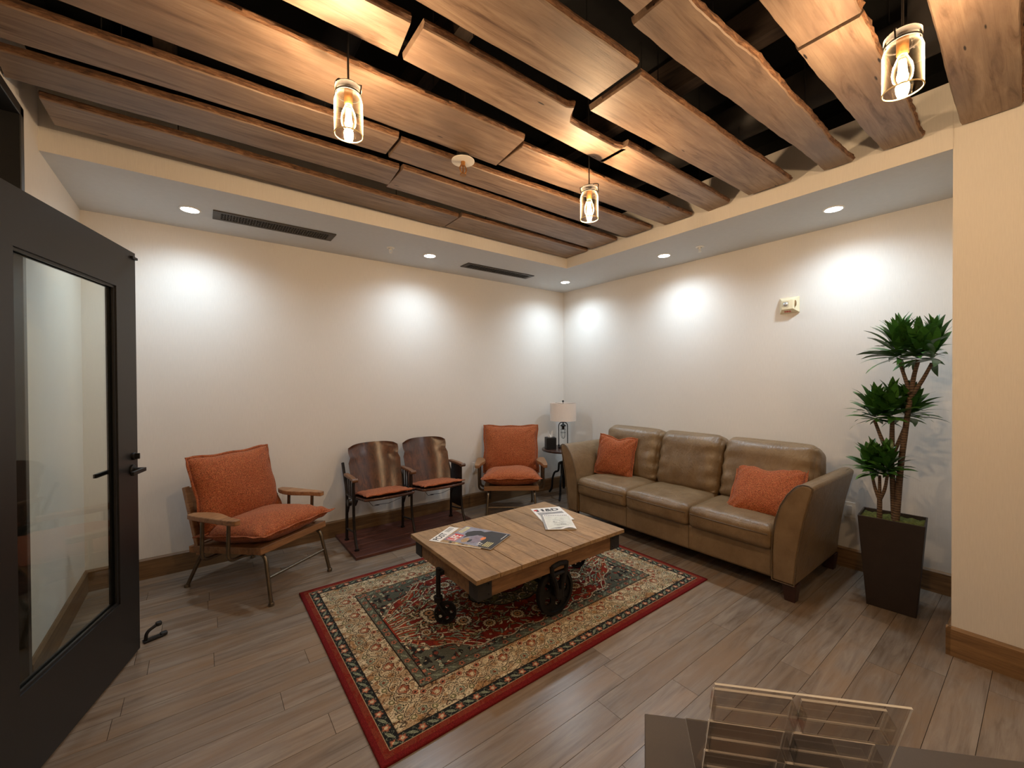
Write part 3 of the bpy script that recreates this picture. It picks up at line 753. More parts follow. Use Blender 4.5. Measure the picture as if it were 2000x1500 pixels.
def wheel(r, wd, n_hole=5, hub=.03):
    """spoked cast wheel in local xz plane, axis y"""
    b = B(); rim = r*.84; Mx = Matrix.Rotation(PI/2, 4, 'X')
    b.lathe([(rim, -wd/2), (r*.97, -wd/2), (r, -wd*.3), (r, wd*.3), (r*.97, wd/2), (rim, wd/2), (rim, -wd/2)], 40, M=Mx, cap=False)
    b.lathe([(.001, -wd*.7), (hub, -wd*.7), (hub, wd*.7), (.001, wd*.7)], 20, M=Mx)
    # web with round holes: ring sectors between holes
    rc = (rim + hub)/2; rh = (rim - hub)*.28; N = 80
    for sd in (-wd*.15, wd*.15):
        vs = []; fs = []
        for k in range(n_hole):
            a0 = 2*PI*k/n_hole; seg = 16; cx, cz = rc*math.cos(a0), rc*math.sin(a0)
            ring = []; outr = []
            for q in range(seg):
                t = 2*PI*q/seg; hxp = (cx + rh*math.cos(t+a0), cz + rh*math.sin(t+a0)); ring.append(hxp)
                dx, dz = math.cos(t), math.sin(t)          # local radial/tangential direction
                sr = (rim-rc) if dx > 0 else (rc-hub)
                ha = PI/n_hole
                m_ = max(abs(dx)/sr, abs(dz)/(ha*rc)) if max(abs(dx), abs(dz)) > 1e-9 else 1
                rr_ = rc + dx/m_; an = a0 + (dz/m_)/rc
                outr.append((rr_*math.cos(an), rr_*math.sin(an)))
            o_ = len(vs); vs += [(p, sd, q) for p, q in ring] + [(p, sd, q) for p, q in outr]
            fs += [(o_+q, o_+(q+1) % seg, o_+seg+(q+1) % seg, o_+seg+q) for q in range(seg)]
        b.add(vs, fs)
    return b
RZ = .0115
for sy in (-1, 1):
    wo = wheel(.143, .036).build('wheel', M_iron, ct, loc=(.008, sy*(hy-.066), .143+RZ), smooth=35)
    b = B(); Y = sy*(hy-.028); f = 1
    # cast pedestal bracket in front of the apron, A shaped with a slot
    for dx in (-1, 1): b.tube(bend([(dx*.062, Y, .335), (dx*.058, Y, .29), (dx*.022, Y, .20), (dx*.018, Y, .13)], .03), .015, 8)
    b.tube(bend([(-.062, Y, .325), (0, Y, .338), (.062, Y, .325)], .03), .016, 8); b.tube([(-.05, Y, .275), (.05, Y, .275)], .010, 8)
    b.lathe([(.032, -.012), (.032, .012)], 20, (0, Y, .150), Matrix.Rotation(PI/2, 4, 'X'))
    b.build('wheel_bracket', M_iron, ct, loc=(.008, 0, 0), smooth=40)
B().tube([(.008, -hy+.05, .1545), (.008, hy-.05, .1545)], .012, 10).build('axle', M_iron, ct)
for sx in (-1, 1):
    cs = bpy.data.objects.new('caster', None); COL.objects.link(cs); cs.parent = ct
    cs.location = (sx*(hx-.004)+sx*.012, -.005, 0); cs.rotation_euler = (0, 0, -.48 if sx < 0 else PI-.3)
    wheel(.066, .028, 5, .016).build('wheel', M_iron, cs, loc=(.04, 0, .066+RZ), smooth=35)
    b = B(); b.tube([(0, 0, .17), (0, 0, .345)], .014, 12); b.lathe([(.026, .150), (.026, .178)], 16)
    for sy in (-1, 1): b.tube(bend([(-.004, sy*.012, .165), (0, sy*.024, .135), (.04, sy*.024, .066+RZ)], .02), .009, 8)
    b.tube([(.04, -.03, .066+RZ), (.04, .03, .066+RZ)], .008, 10); b.build('fork', M_iron, cs, smooth=40)
    B().box((-.004, -.022, .305), (.03, .022, .33)).build('mount', M_iron, cs, bevel=.003, rot=(0, 0, .48 if sx < 0 else -PI+.3+PI))

# ================================================================== RUG
def rug():
    nx, ny = 360, 240; a, bb_ = 1.1925, .80
    u = (np.arange(nx)+.5)/nx*a; v = (np.arange(ny)+.5)/ny*bb_; U, V = np.meshgrid(u, v, indexing='ij')
    C = np.zeros((nx, ny, 3)); rs = np.random.RandomState(4)
    L = lambda *c: np.array(lin(*c)[:3])
    RED, RUST, EDGE = L(122, 40, 28), L(124, 54, 38), L(112, 28, 28)
    CREAM, TAN, NAVY, SLATE, PINK, OLIVE, DK, SAGE = L(206, 188, 154), L(174, 146, 112), L(36, 38, 38), L(88, 88, 74), L(176, 110, 84), L(126, 120, 82), L(44, 34, 28), L(138, 144, 120)
    def wob(sc, seed):
        r = np.random.RandomState(seed); q = np.zeros_like(U)
        for _ in range(7):
            kx, ky = r.normal(0, sc, 2); q += np.sin(kx*U+ky*V+r.uniform(0, 6.28))
        return q/7
    de = np.minimum(a-U, bb_-V)
    ed_end = (a-U) < (bb_-V)        # end borders
    along = np.where(ed_end, V, U)
    def put(mask, col, al=1.0): C[mask] = C[mask]*(1-al) + col*al
    put(de >= 0, EDGE); put(de > .022, RUST); put((de > .022) & (wob(90, 1) > .12), RED); put(de > .049, TAN)
    # guard border
    put(de > .053, NAVY)
    def band_flowers(d0, d1, per, c1, c2, c3):
        dc = (d0+d1)/2; hw = (d1-d0)/2; m = (de > d0) & (de < d1)
        ph = (along % per)/per - .5; kk = (along//per).astype(int) % 2
        yy = (de-dc)/hw; xx = ph*per/hw
        r = np.hypot(xx, yy); th = np.arctan2(yy, xx); R = .72+.14*np.cos(5*th)
        put(m & (kk == 0) & (r < R), c1); put(m & (kk == 0) & (r < R) & (r > R-.17), DK, .6); put(m & (kk == 0) & (r < .3), c3)
        lf_ = np.abs(yy-.55*xx) < .34*(1-(np.clip(np.abs(xx), 0, 1))**2)
        put(m & (kk == 1) & lf_ & (np.abs(xx) < .95), c2); put(m & (kk == 1) & (np.abs(yy-.55*xx) < .06) & (np.abs(xx) < .8), DK, .7)
        put(m & (np.abs(yy-.85*np.sin(along*2*PI/per)) < .08), c2, .7)
    band_flowers(.053, .102, .044, PINK, SAGE, CREAM)
    put(de > .102, DK); put(de > .107, TAN)
    # main border
    mb = (de > .107) & (de < .285); put(mb & (wob(40, 3) > .15), L(166, 128, 88)); put(mb & (wob(48, 5) > .06), CREAM)
    w1 = np.abs(wob(55, 7)); w2 = np.abs(wob(75, 8)); w3 = np.abs(wob(62, 17))
    put(mb & (w1 < .046), DK, .85); put(mb & (w2 < .026), L(112, 66, 44), .85); put(mb & (w3 < .026), L(96, 88, 60), .85); put(mb & (np.abs(wob(110, 23)) < .03), DK, .6)
    per = .19; ph = (along % per)-per/2; dc = .196; yy = de-dc
    for (ox, oy, R0, c1, c2) in ((0, .02, .036, L(150, 84, 58), CREAM), (.095, -.035, .024, SAGE, L(120, 60, 40)), (-.095, -.035, .024, SAGE, L(120, 60, 40)), (.05, .06, .017, PINK, DK), (-.05, .06, .017, PINK, DK), (.045, -.05, .016, OLIVE, CREAM), (-.045, -.05, .016, OLIVE, CREAM)):
        r = np.hypot(ph-ox, yy-oy); th = np.arctan2(yy-oy, ph-ox); R = R0*(.8+.2*np.abs(np.cos(3.5*th)))
        put(mb & (r < R*1.18), CREAM); put(mb & (r < R), c1); put(mb & (r < R) & (r > R*.78), DK, .7); put(mb & (r < R*.4), c2)
    for sg in (-1, 1):
        for A, f_, o_ in ((.035, 1, .5), (.05, 2, -.2)):
            q = np.abs(yy - A*np.sin(sg*along*2*PI/per*f_/1+o_)); put(mb & (q < .0032), DK, .8); put(mb & (q > .0032) & (q < .007), CREAM, .8)
    put(de > .285, DK); put(de > .290, SLATE)
    band_flowers(.290, .336, .046, PINK, SAGE, DK)
    put(de > .336, DK); put(de > .340, SLATE)
    fa, fb = a-.340, bb_-.340; F = de > .340
    # spandrel small flowers
    def stamp(x, y, r0, c1, c2, k=5, mask=None, ring=True):
        x0 = max(0, int((x-r0*1.5)/a*nx)); x1 = min(nx, int((x+r0*1.5)/a*nx)+2); y0 = max(0, int((y-r0*1.5)/bb_*ny)); y1 = min(ny, int((y+r0*1.5)/bb_*ny)+2)
        if x1 <= x0 or y1 <= y0: return
        su, sv = U[x0:x1, y0:y1], V[x0:x1, y0:y1]; m = F[x0:x1, y0:y1] if mask is None else mask[x0:x1, y0:y1]
        r = np.hypot(su-x, sv-y); th = np.arctan2(sv-y, su-x); R = r0*(.78+.22*np.abs(np.cos(k*th/2)))
        sub = C[x0:x1, y0:y1]
        sub[m & (r < R*1.2)] = DK*.8 + sub[m & (r < R*1.2)]*.2
        sub[m & (r < R)] = c1
        if ring: sub[m & (r < R*.66)] = DK; sub[m & (r < R*.5)] = c2; sub[m & (r < R*.2)] = DK
    def leaf_(x, y, ln, wd, ang, col, mask=None, curve=0.0, out=True):
        x0 = max(0, int((x-ln)/a*nx)); x1 = min(nx, int((x+ln)/a*nx)+2); y0 = max(0, int((y-ln)/bb_*ny)); y1 = min(ny, int((y+ln)/bb_*ny)+2)
        if x1 <= x0 or y1 <= y0: return
        su, sv = U[x0:x1, y0:y1]-x, V[x0:x1, y0:y1]-y; m = F[x0:x1, y0:y1] if mask is None else mask[x0:x1, y0:y1]
        p = (su*math.cos(ang)+sv*math.sin(ang))/ln; q = (-su*math.sin(ang)+sv*math.cos(ang)) - curve*ln*(p*p-.3)
        w_ = wd*(1-np.clip(np.abs(p), 0, 1)**1.6); sub = C[x0:x1, y0:y1]; ok = m & (np.abs(p) < 1)
        if out: sub[ok & (np.abs(q) < w_+.004)] = DK
        sub[ok & (np.abs(q) < w_)] = col
    # red region
    t_ = np.clip((U-.44)/(fa-.44), 0, 1); vb = fb*(.97-.62*t_**1.3) - .008 - .018*np.cos(U*30)
    red = F & (V < vb)
    for _ in range(620):
        x, y = rs.uniform(0, fa), rs.uniform(0, fb); c = [PINK, SAGE, CREAM, L(120, 60, 46), NAVY][rs.randint(5)]
        if rs.rand() < .5: stamp(x, y, rs.uniform(.007, .014), c, CREAM, 5, F & ~red, False)
        else: leaf_(x, y, rs.uniform(.012, .028), .004, rs.uniform(0, 6.28), c, F & ~red)
    nb_ = F & (np.abs(V-vb) < .05) & ~red & (U < .5); 
    put(nb_ & (wob(60, 31) > -.05), NAVY, .8)
    for _ in range(60):
        x = rs.uniform(0, .5); y = fb*(.98-.62*max(0, (x-.44)/(fa-.44))**1.3)+rs.uniform(0, .04); stamp(x, y, .009, [PINK, SAGE, CREAM][rs.randint(3)], DK, 5, F & ~red, False)
    put(red, RED); put(red & (wob(22, 11) > .10), L(146, 58, 36)); put(red & (wob(30, 12) > .25), L(108, 32, 24))
    put(F & (np.abs(V-vb) < .0045), CREAM, .8); put(F & (V-vb > .0045) & (V-vb < .009), DK)
    # fountain of vines from each end
    for k in range(7):
        c0 = .012 + k*.020
        q = np.abs(V - (c0 + .9*np.maximum(0, fa-.02-U)**1.35*(.2+.20*k)) + .006*np.sin(U*40+k)); m = red & (U > .48) & (U < fa-.01)
        put(m & (q < .0075), DK); put(m & (q < .0045), [CREAM, SAGE, CREAM, OLIVE][k % 4])
    for _ in range(260):
        x, y = rs.uniform(.02, fa-.03), rs.uniform(0, fb-.02)
        leaf_(x, y, rs.uniform(.014, .042), rs.uniform(.003, .008), rs.uniform(-1.2, 1.2), [CREAM, OLIVE, SAGE, TAN, L(178, 104, 66)][rs.randint(5)], red, rs.uniform(-.6, .6))
    for _ in range(60): stamp(rs.uniform(.02, fa-.05), rs.uniform(0, fb-.02), rs.uniform(.006, .012), [CREAM, PINK, TAN, L(188, 110, 60)][rs.randint(4)], DK, 5, red, False)
    for (x, y, r0) in ((.60, .03, .058), (.47, .17, .050), (.36, .285, .040), (.30, .07, .045), (.17, .31, .045), (.70, .14, .030), (.03, .34, .042), (.43, .0, .035)):
        stamp(x, y, r0, CREAM, L(166, 120, 80), 14, red)
        for k in range(6):
            an = k*PI/3+.4; leaf_(x+math.cos(an)*r0*1.7, y+math.sin(an)*r0*1.7, r0*.6, .006, an+1.1, [CREAM, SAGE][k % 2], red, .5)
    # medallion
    th = np.arctan2(V, U+1e-6); R = 1+.07*np.cos(8*th); md = (U/.30)**2+(V/.20)**2
    put(md < R*1.08, DK); put(md < R, SLATE); put((md < R*.95) & (wob(50, 44) > 0), OLIVE); 
    mm = md < R*.92
    for _ in range(50): leaf_(rs.uniform(0, .3), rs.uniform(0, .2), .025, .006, rs.uniform(0, 6.28), [CREAM, SAGE, TAN][rs.randint(3)], mm, .5)
    put((U/.11)**2+(V/.08)**2 < 1.15, DK); put((U/.11)**2+(V/.08)**2 < 1, RED); stamp(0, 0, .055, CREAM, SAGE, 10, mm)
    C *= (1 + .26*(rs.rand(nx, ny, 1)-.5)*2)
    C = np.clip(C, 0, 1)
    full = np.concatenate([C[::-1], C], 0); full = np.concatenate([full[:, ::-1], full], 1)    # 2nx, 2ny
    NX, NY = 2*nx, 2*ny; xs = np.linspace(-a, a, NX+1); ys = np.linspace(-bb_, bb_, NY+1)
    X, Y = np.meshgrid(xs, ys, indexing='ij'); Z = np.full_like(X, .0112)
    rim = np.minimum(a-np.abs(X), bb_-np.abs(Y)); Z -= .003*np.exp(-rim/.004)
    co = np.stack([X, Y, Z], -1).reshape(-1, 3)
    I = np.arange(NX)[:, None]*(NY+1)+np.arange(NY)[None, :]; q = np.stack([I, I+NY+1, I+NY+2, I+1], -1).reshape(-1, 4)
    border = [i*(NY+1) for i in range(NX+1)] + [NX*(NY+1)+j for j in range(1, NY+1)] + [i*(NY+1)+NY for i in range(NX-1, -1, -1)] + [j for j in range(NY-1, 0, -1)]
    nb = len(border); base = len(co); co2 = co[border].copy(); co2[:, 2] = .0006
    co = np.concatenate([co, co2]); bd = np.array(border); kk = np.arange(nb)
    q2 = np.stack([base+kk, base+(kk+1) % nb, np.roll(bd, -1), bd], -1); Q = np.concatenate([q, q2])
    me = bpy.data.meshes.new('rug'); me.vertices.add(len(co)); me.vertices.foreach_set('co', co.ravel()); me.loops.add(Q.size); me.loops.foreach_set('vertex_index', Q.ravel().astype(np.int32))
    me.polygons.add(len(Q)); me.polygons.foreach_set('loop_start', (np.arange(len(Q))*4).astype(np.int32)); me.update(calc_edges=True)
    at = me.color_attributes.new('pattern', 'FLOAT_COLOR', 'CORNER')
    cols = np.ones((len(Q), 4, 4)); cols[:len(q), :, :3] = full.reshape(-1, 1, 3); cols[len(q):, :, :3] = EDGE
    at.data.foreach_set('color', cols.ravel())
    t = NT('rug_pile'); ca = t.node('ShaderNodeVertexColor', layer_name='pattern'); n = t.noise(t.coords(), 420, 2, .6)
    t.set(t.mix(ca.outputs[0], (.5, .5, .5, 1), .0), .95, 0, .1)
    c = t.mix(ca.outputs[0], t.ramp(n, [(.3, (.62,.62,.62,1)), (.7, (1,1,1,1))]), 1.0, 'MULTIPLY'); t.link(c, t.b.inputs['Base Color'])
    t.bump(n, .7, .003); me.materials.append(t.m)
    o = bpy.data.objects.new('rug', me); COL.objects.link(o); o.location = (-2.2465, -1.745, 0)
    return tag(o, 'red and beige Persian style rug with floral borders under the coffee table', 'rug')
rug()

# ================================================================== MAGAZINES
def mag(tl, tr, bl, z, th, lab, cover):
    tl, tr, bl = Vector(tl), Vector(tr), Vector(bl); ex = (tr-tl); w = ex.length; ex = ex.normalized(); ey = Vector((-ex.y, ex.x)); h = abs((bl-tl).dot(ey))
    o = bl = tl - ey*h
    t = thing('magazine', lab, 'magazine', (o.x, o.y, z), math.atan2(ex.y, ex.x), 'magazines on the coffee table')
    b = B()
    b.box((0.0008, 0.0008, .0003), (w-.0008, h-.0008, th-.0006)); b.build('pages', M_pages, t)
    B().box((0, 0, 0), (w, h, .0003)).box((-.0004, 0, 0), (.0006, h, th)).build('back_cover', M_paper, t)
    B().box((0, 0, th-.0006), (w, h, th)).build('front_cover', cover, t)
    return t, w, h
def patch(t, poly, z, mat, name='print'):
    return B().prism(poly, z, z+.00018, 'z').build(name, mat, t)
def T_(x, y, z): return Matrix.Translation((x, y, z))
rect = lambda x0, y0, x1, y1: [(x0, y0), (x1, y0), (x1, y1), (x0, y1)]
TB = TZ + .0012
# third magazine hidden under the POST one
t, w_, h_ = mag((-2.785, -1.655), (-2.60, -1.47), (0, 0), TB, .003, 'magazine with yellow print at the bottom of the left stack', M_tan) if False else (None, 0, 0)
t, w_, h_ = mag((-2.801, -1.629), (-2.575, -1.488), (-2.62, -1.945), TB, .0035, 'magazine titled POST partly under the LIFE magazine', M_paper)
text('POST', .062, M_ink, 'lettering', t, T_(.016, h_-.056, .0036), .0012, sx=.85)
patch(t, rect(.004, .004, w_-.004, h_-.075), .0036, M_tan)
for i in range(5): patch(t, rect(.012, .03+i*.045, .05, .05+i*.045), .0038, [M_ink, M_yel][i % 2])
for i in range(3): patch(t, rect(.17, h_-.02-i*.012, .25, h_-.015-i*.012), .0037, M_ink)
t, w_, h_ = mag((-2.724, -1.679), (-2.484, -1.562), (-2.584, -2.001), TB+.0037, .004, 'magazine titled LIFE in a red box, on top of the left stack', M_sky)
z = .0041
q_ = [(0,0),(.97,0),(.97,.40),(.84,.50),(.88,.60),(.80,.72),(.66,.80),(.52,.79),(.44,.72),(.33,.735),(.30,.715),(.44,.66),(.50,.60),(.60,.54),(.54,.42),(.40,.34),(.22,.33),(0,.26)]
patch(t, [(w_*a_, h_*c_) for a_, c_ in q_], z, M_ink)
patch(t, [(w_*(.36+.24*math.cos(q)), h_*(.46+.13*math.sin(q))) for q in [i*PI/8 for i in range(16)]], z+.0003, M_mauve)
patch(t, [(w_*(.20+.15*math.cos(q)), h_*(.62+.07*math.sin(q))) for q in [i*PI/6 for i in range(12)]], z+.0002, M_tan)
patch(t, [(w_*(.46+.10*math.cos(q)), h_*(.36+.045*math.sin(q))) for q in [i*PI/6 for i in range(12)]], z+.0004, M_orange)
patch(t, [(w_*(.2+.10*math.cos(q)), h_*(.53+.03*math.sin(q))) for q in [i*PI/6 for i in range(12)]], z+.0004, M_ink)
patch(t, rect(.008, h_-.082, .118, h_-.012), z+.0001, M_red, 'title_box')
text('LIFE', .082, M_paper, 'lettering', t, T_(.013, h_-.075, z+.0004), .0022, sx=.62)
patch(t, rect(w_*.56, h_-.045, w_*.95, h_-.012), z+.0001, M_yel)
for i in range(6): patch(t, rect(w_*(.60+.05*i), h_-.040, w_*(.63+.05*i), h_-.016), z+.0003, M_grey)
for i in range(4): patch(t, rect(w_*.06, .03+i*.013, w_*.34, .036+i*.013), z+.0003, M_yel)
text('17', .045, M_paper, 'lettering', t, T_(w_*.06, .085, z+.0005), .0008)
patch(t, rect(w_*.60, .016, w_*.94, .020), z+.0003, M_paper)
t, w_, h_ = mag((-1.875, -1.535), (-1.652, -1.630), (-2.015, -1.82), TB, .0035, 'white magazine with big black letters at the right of the table', M_paper)
z = .0036
patch(t, rect(.025, h_-.085, .048, h_-.030), z, M_ink); patch(t, rect(.072, h_-.085, .092, h_-.030), z, M_ink); patch(t, rect(.048, h_-.060, .072, h_-.057), z, M_ink)
patch(t, [(.025+.016*math.cos(q), h_-.052+.016*math.sin(q)) for q in [i*PI/6 for i in range(12)]], z+.0002, M_red)
text('&D', .078, M_ink, 'lettering', t, T_(.100, h_-.085, z), .0028, sx=1.05)
patch(t, rect(.02, h_-.16, w_-.02, h_-.115), z, M_grey)
for i in range(6): patch(t, rect(.018, .03+i*.022, .05, .035+i*.022), z, M_grey)
for i in range(2): patch(t, rect(.018, h_-.100-i*.008, .14, h_-.098-i*.008), z, M_ink)
t, w_, h_ = mag((-1.914, -1.700), (-1.738, -1.821), (-2.09, -1.955), TB+.0037, .004, 'pale magazine with a pen sketch cover lying over the lettered one', M_paper)
z = .0041
patch(t, rect(0, 0, .016, h_), z, M_grey, 'spine_strip'); patch(t, rect(.022, .006, w_-.006, h_-.035), z, plain('print_pale', lin(214, 216, 208), .5, 0, 30, .08, 0))
rn = random.Random(9)
for i in range(13): patch(t, rect(.026+i*.0135, h_-.026, .034+i*.0135, h_-.014), z+.0001, M_ink)
for i in range(26):
    x0, y0 = rn.uniform(.07, .16), rn.uniform(.08, .22); a_ = rn.uniform(-.8, .6); l_ = rn.uniform(.012, .04)
    B().box((0, -.001, z+.0002), (l_, .0012, z+.0004), Matrix.Translation((x0, y0, 0)) @ Matrix.Rotation(a_, 4, 'Z')).build('sketch_line', M_ink, t)
patch(t, [(.03, .01), (.10, .012), (.14, .05), (.07, .035)], z+.0002, M_grey)
# curled corner of the cover
b = B(); b.grid(lambda p, q: (w_*(.55+.45*p), .002+.07*q*(.4+.6*p), .0045 + .012*math.sin(PI*p)*(1-q)*.8), 8, 4); b.build('curled_page', M_paper, t, smooth=0)

# ================================================================== ARMCHAIRS
def armchair(lab, loc, rz):
    """local: x width, -y front, +y back"""
    t = thing('armchair', lab, 'armchair', loc, rz, 'orange cushioned wooden armchairs'); zs = .33
    hw, yf, yb = .28, -.37, .30
    def rail(a, b_, w2, h2, nm='seat_rail'):
        return B().rbox(((a[0]+b_[0])/2, (a[1]+b_[1])/2, a[2]), (max(abs(a[0]-b_[0])/2, w2), max(abs(a[1]-b_[1])/2, w2), h2), .006, 4).build(nm, M_chairwood, t, smooth=35)
    sl = .06   # seat falls to the back
    fr = B()
    Mt = Matrix.Translation((0, yf, 0)) @ Matrix.Rotation(-.10, 4, 'X') @ Matrix.Translation((0, -yf, 0))
    def pc(a, c, nm='seat_rail'):
        B().box(a, c, Mt).build(nm, M_chairwood, t, bevel=.004)
    pc((-hw, yf, zs), (hw, yf+.045, zs+.046)); pc((-hw, yb-.045, zs), (hw, yb, zs+.046))
    for s in (-1, 1): pc((min(s*hw, s*(hw-.05)), yf+.0455, zs), (max(s*hw, s*(hw-.05)), yb-.0455, zs+.046))
    pc((-hw+.0505, yf+.0455, zs+.010), (hw-.0505, yb-.0455, zs+.040), 'seat_panel')
    # back frame, reclined
    Mb = Matrix.Translation((0, yb-.04, zs-.06)) @ Matrix.Rotation(-.30, 4, 'X')
    for s in (-1, 1): B().box((s*.255-.018, -.016, -.02), (s*.255+.018, .016, .46), Mb).build('back_post', M_chairwood, t, bevel=.005)
    B().box((-.2365, -.008, .06), (.2365, .010, .45), Mb).build('back_panel', M_chairwood, t, bevel=.003)
    # legs: tube bent under the rail, splayed
    for s in (-1, 1):
        X = s*.235
        b = B(); b.tube(bend([(X, yf+.16, zs-.012), (X, yf+.05, zs-.016), (X+s*.02, -.392, .008)], .05, 5), .0125, 12); b.lathe([(.018, 0), (.018, .014), (.0135, .022)], 14, (X+s*.02, -.392, 0)); b.build('leg', M_bronze, t, smooth=50)
        b = B(); b.tube(bend([(X, yb-.17, zs-.040), (X, yb-.05, zs-.058), (X+s*.02, .392, .008)], .05, 5), .0125, 12); b.lathe([(.018, 0), (.018, .014), (.0135, .022)], 14, (X+s*.02, .392, 0)); b.build('leg', M_bronze, t, smooth=50)
        # arm supports: two bent tubes from under the seat out and up to the armrest
        for y_ in (-.12, .12):
            zz = zs - .012 - .1*(y_-yf)
            B().tube(bend([(X-s*.03, y_, zz-.012), (s*.345, y_-.01, zz-.010), (s*.345, y_-.02, .535)], .055, 6), .012, 12).build('arm_support', M_bronze, t, smooth=50)
        # armrest: thick board with a wavy inner side
        prof = []
        N = 20
        for i in range(N+1):
            u = i/N; y_ = -.235 + .44*u; prof.append((s*(.385 - .012*(abs(2*u-1))**6), y_))
        for i in range(N, -1, -1):
            u = i/N; y_ = -.235 + .44*u; prof.append((s*(.305 + .022*math.sin(u*PI*1.9+.9) + .014*(abs(2*u-1))**8), y_))
        B().prism(prof, .536, .570, 'z').build('armrest', M_chairwood, t, fix=True, bevel=.006, seg=3, smooth=35)
    B().tube([(-.238, -.352, .165), (.238, -.352, .165)], .010, 10).build('stretcher', M_bronze, t, smooth=50)
    c = pillow(.60, .62, .20, seed=11, flange=.016, wr=1.2).build('seat_cushion', M_cloth, t, smooth=0)
    c.matrix_local = Matrix.Translation((0, -.075, .425)) @ Matrix.Rotation(-.11, 4, 'X')
    c = pillow(.62, .53, .20, seed=14, flange=.016).build('back_cushion', M_cloth, t, smooth=0)
    c.matrix_local = Matrix.Translation((0, .225, .668)) @ Matrix.Rotation(PI/2-.30, 4, 'X')
    return t
armchair('wooden armchair with orange cushions at the left by the glass door', (-3.618, -.527, 0), math.radians(34.2))
armchair('wooden armchair with orange cushions in the corner beside the side table', (-1.254, -.457, 0), math.radians(-36.5))

# ================================================================== THEATRE SEATS
ts = thing('theatre_seat_pair', 'pair of joined vintage theatre seats in dark plywood on a low platform', 'seat', (-2.40, 0, 0))
pl = bpy.data.objects.new('platform', None); COL.objects.link(pl); pl.parent = ts
for i in range(5):
    y0 = -.655 + i*.127; rn = random.Random(i)
    B().box((-.575, -.0625, .0005), (.66, .0625, .024+rn.uniform(-.001, .001))).build('plank', M_plat, pl, loc=(0, y0+.0635, 0), bevel=.002)
PZ = .024
def standard(x, nm, solid=False):
    b = B()
    yb_, yf_ = -.235, -.43
    b.tube(bend([(x, yb_+.02, PZ+.01), (x, yb_+.01, .30), (x, yb_, .45), (x, -.10, .70)], .1, 4), .013, 8)         # rear post rising with the back
    b.tube(bend([(x, -.515, PZ+.01), (x, -.455, .14), (x, yf_, .26), (x, yf_, .60)], .08, 5), .012, 8)
    b.tube([(x, yb_+.01, .13), (x, -.448, .16)], .008, 6); b.tube([(x, yb_, .44), (x, yf_, .44)], .010, 6)
    b.lathe([(.020, PZ), (.020, PZ+.012)], 12, (x, yb_+.02, 0)); b.lathe([(.020, PZ), (.020, PZ+.012)], 12, (x, -.515, 0))
    b.lathe([(.03, -.015), (.03, .015)], 14, (x, -.30, .38), Matrix.Rotation(PI/2, 4, 'Y'))
    b.tube([(x, -.30, .38), (x, -.24, .28)], .012, 6)
    if not solid:
        for k in range(4): b.tube([(x, -.25-.05*k*.95, .44), (x, -.23-.055*k, .595)], .006, 6)
    else:
        b.box((x-.008, -.42, .18), (x+.008, -.24, .60))
    o = b.build(nm, M_iron2, ts, smooth=40)
    return o
for x, sld in ((-.525, False), (.0, False), (.53, True)):
    standard(x, 'seat_standard', sld)
    b = B(); b.rbox((x, -.335, .612), (.022, .135, .014), .010, 6, lambda p, o: (o[0], o[1], o[2] - .012*max(0, -p[1])**3)); 
    ar = b.build('armrest', M_armwood, ts, smooth=0)
    B().tube([(x-.024, -.468, .604), (x+.024, -.468, .604)], .017, 14).build('armrest_roll', M_armwood, ar, smooth=50)
def seatback(xc):
    N, Mv = 24, 20; b = B(); th = .008
    def hwid(v):   # half width up the height: wide body, small notch, round-cornered head
        if v < .66: return .226 + .016*v/.66
        if v < .74: return .242 - .020*(.5-.5*math.cos((v-.66)/.08*PI))
        q = (v-.74)/.26
        return .222 + .014*math.sin(min(1, q*2.2)*PI/2) - .040*(1-math.sqrt(max(0, 1-max(0, (q-.72)/.28)**2)))
    def P(u, v, off):
        x = (2*u-1)*hwid(v); e = abs(2*u-1); top = 0
        if v > .7: top = -.014*e**4*((v-.7)/.3)
        z = .405 + .465*v + top; y = -.250 + .150*v - .050*e*e
        return (xc+x, y + off, z)
    n1 = len(b.v)
    b.grid(lambda u, v: P(u, v, 0), N, Mv); b.grid(lambda u, v: P(u, v, th), N, Mv)
    W_ = N+1; A_ = 0; Bq = W_*(Mv+1)
    loop = [i for i in range(N+1)] + [j*W_+N for j in range(1, Mv+1)] + [Mv*W_+i for i in range(N-1, -1, -1)] + [j*W_ for j in range(Mv-1, 0, -1)]
    for k in range(len(loop)): l = (k+1) % len(loop); b.f.append((loop[k], loop[l], Bq+loop[l], Bq+loop[k])); b.m.append(0)
    return b.build('backrest', M_ply, ts, fix=True, smooth=40)
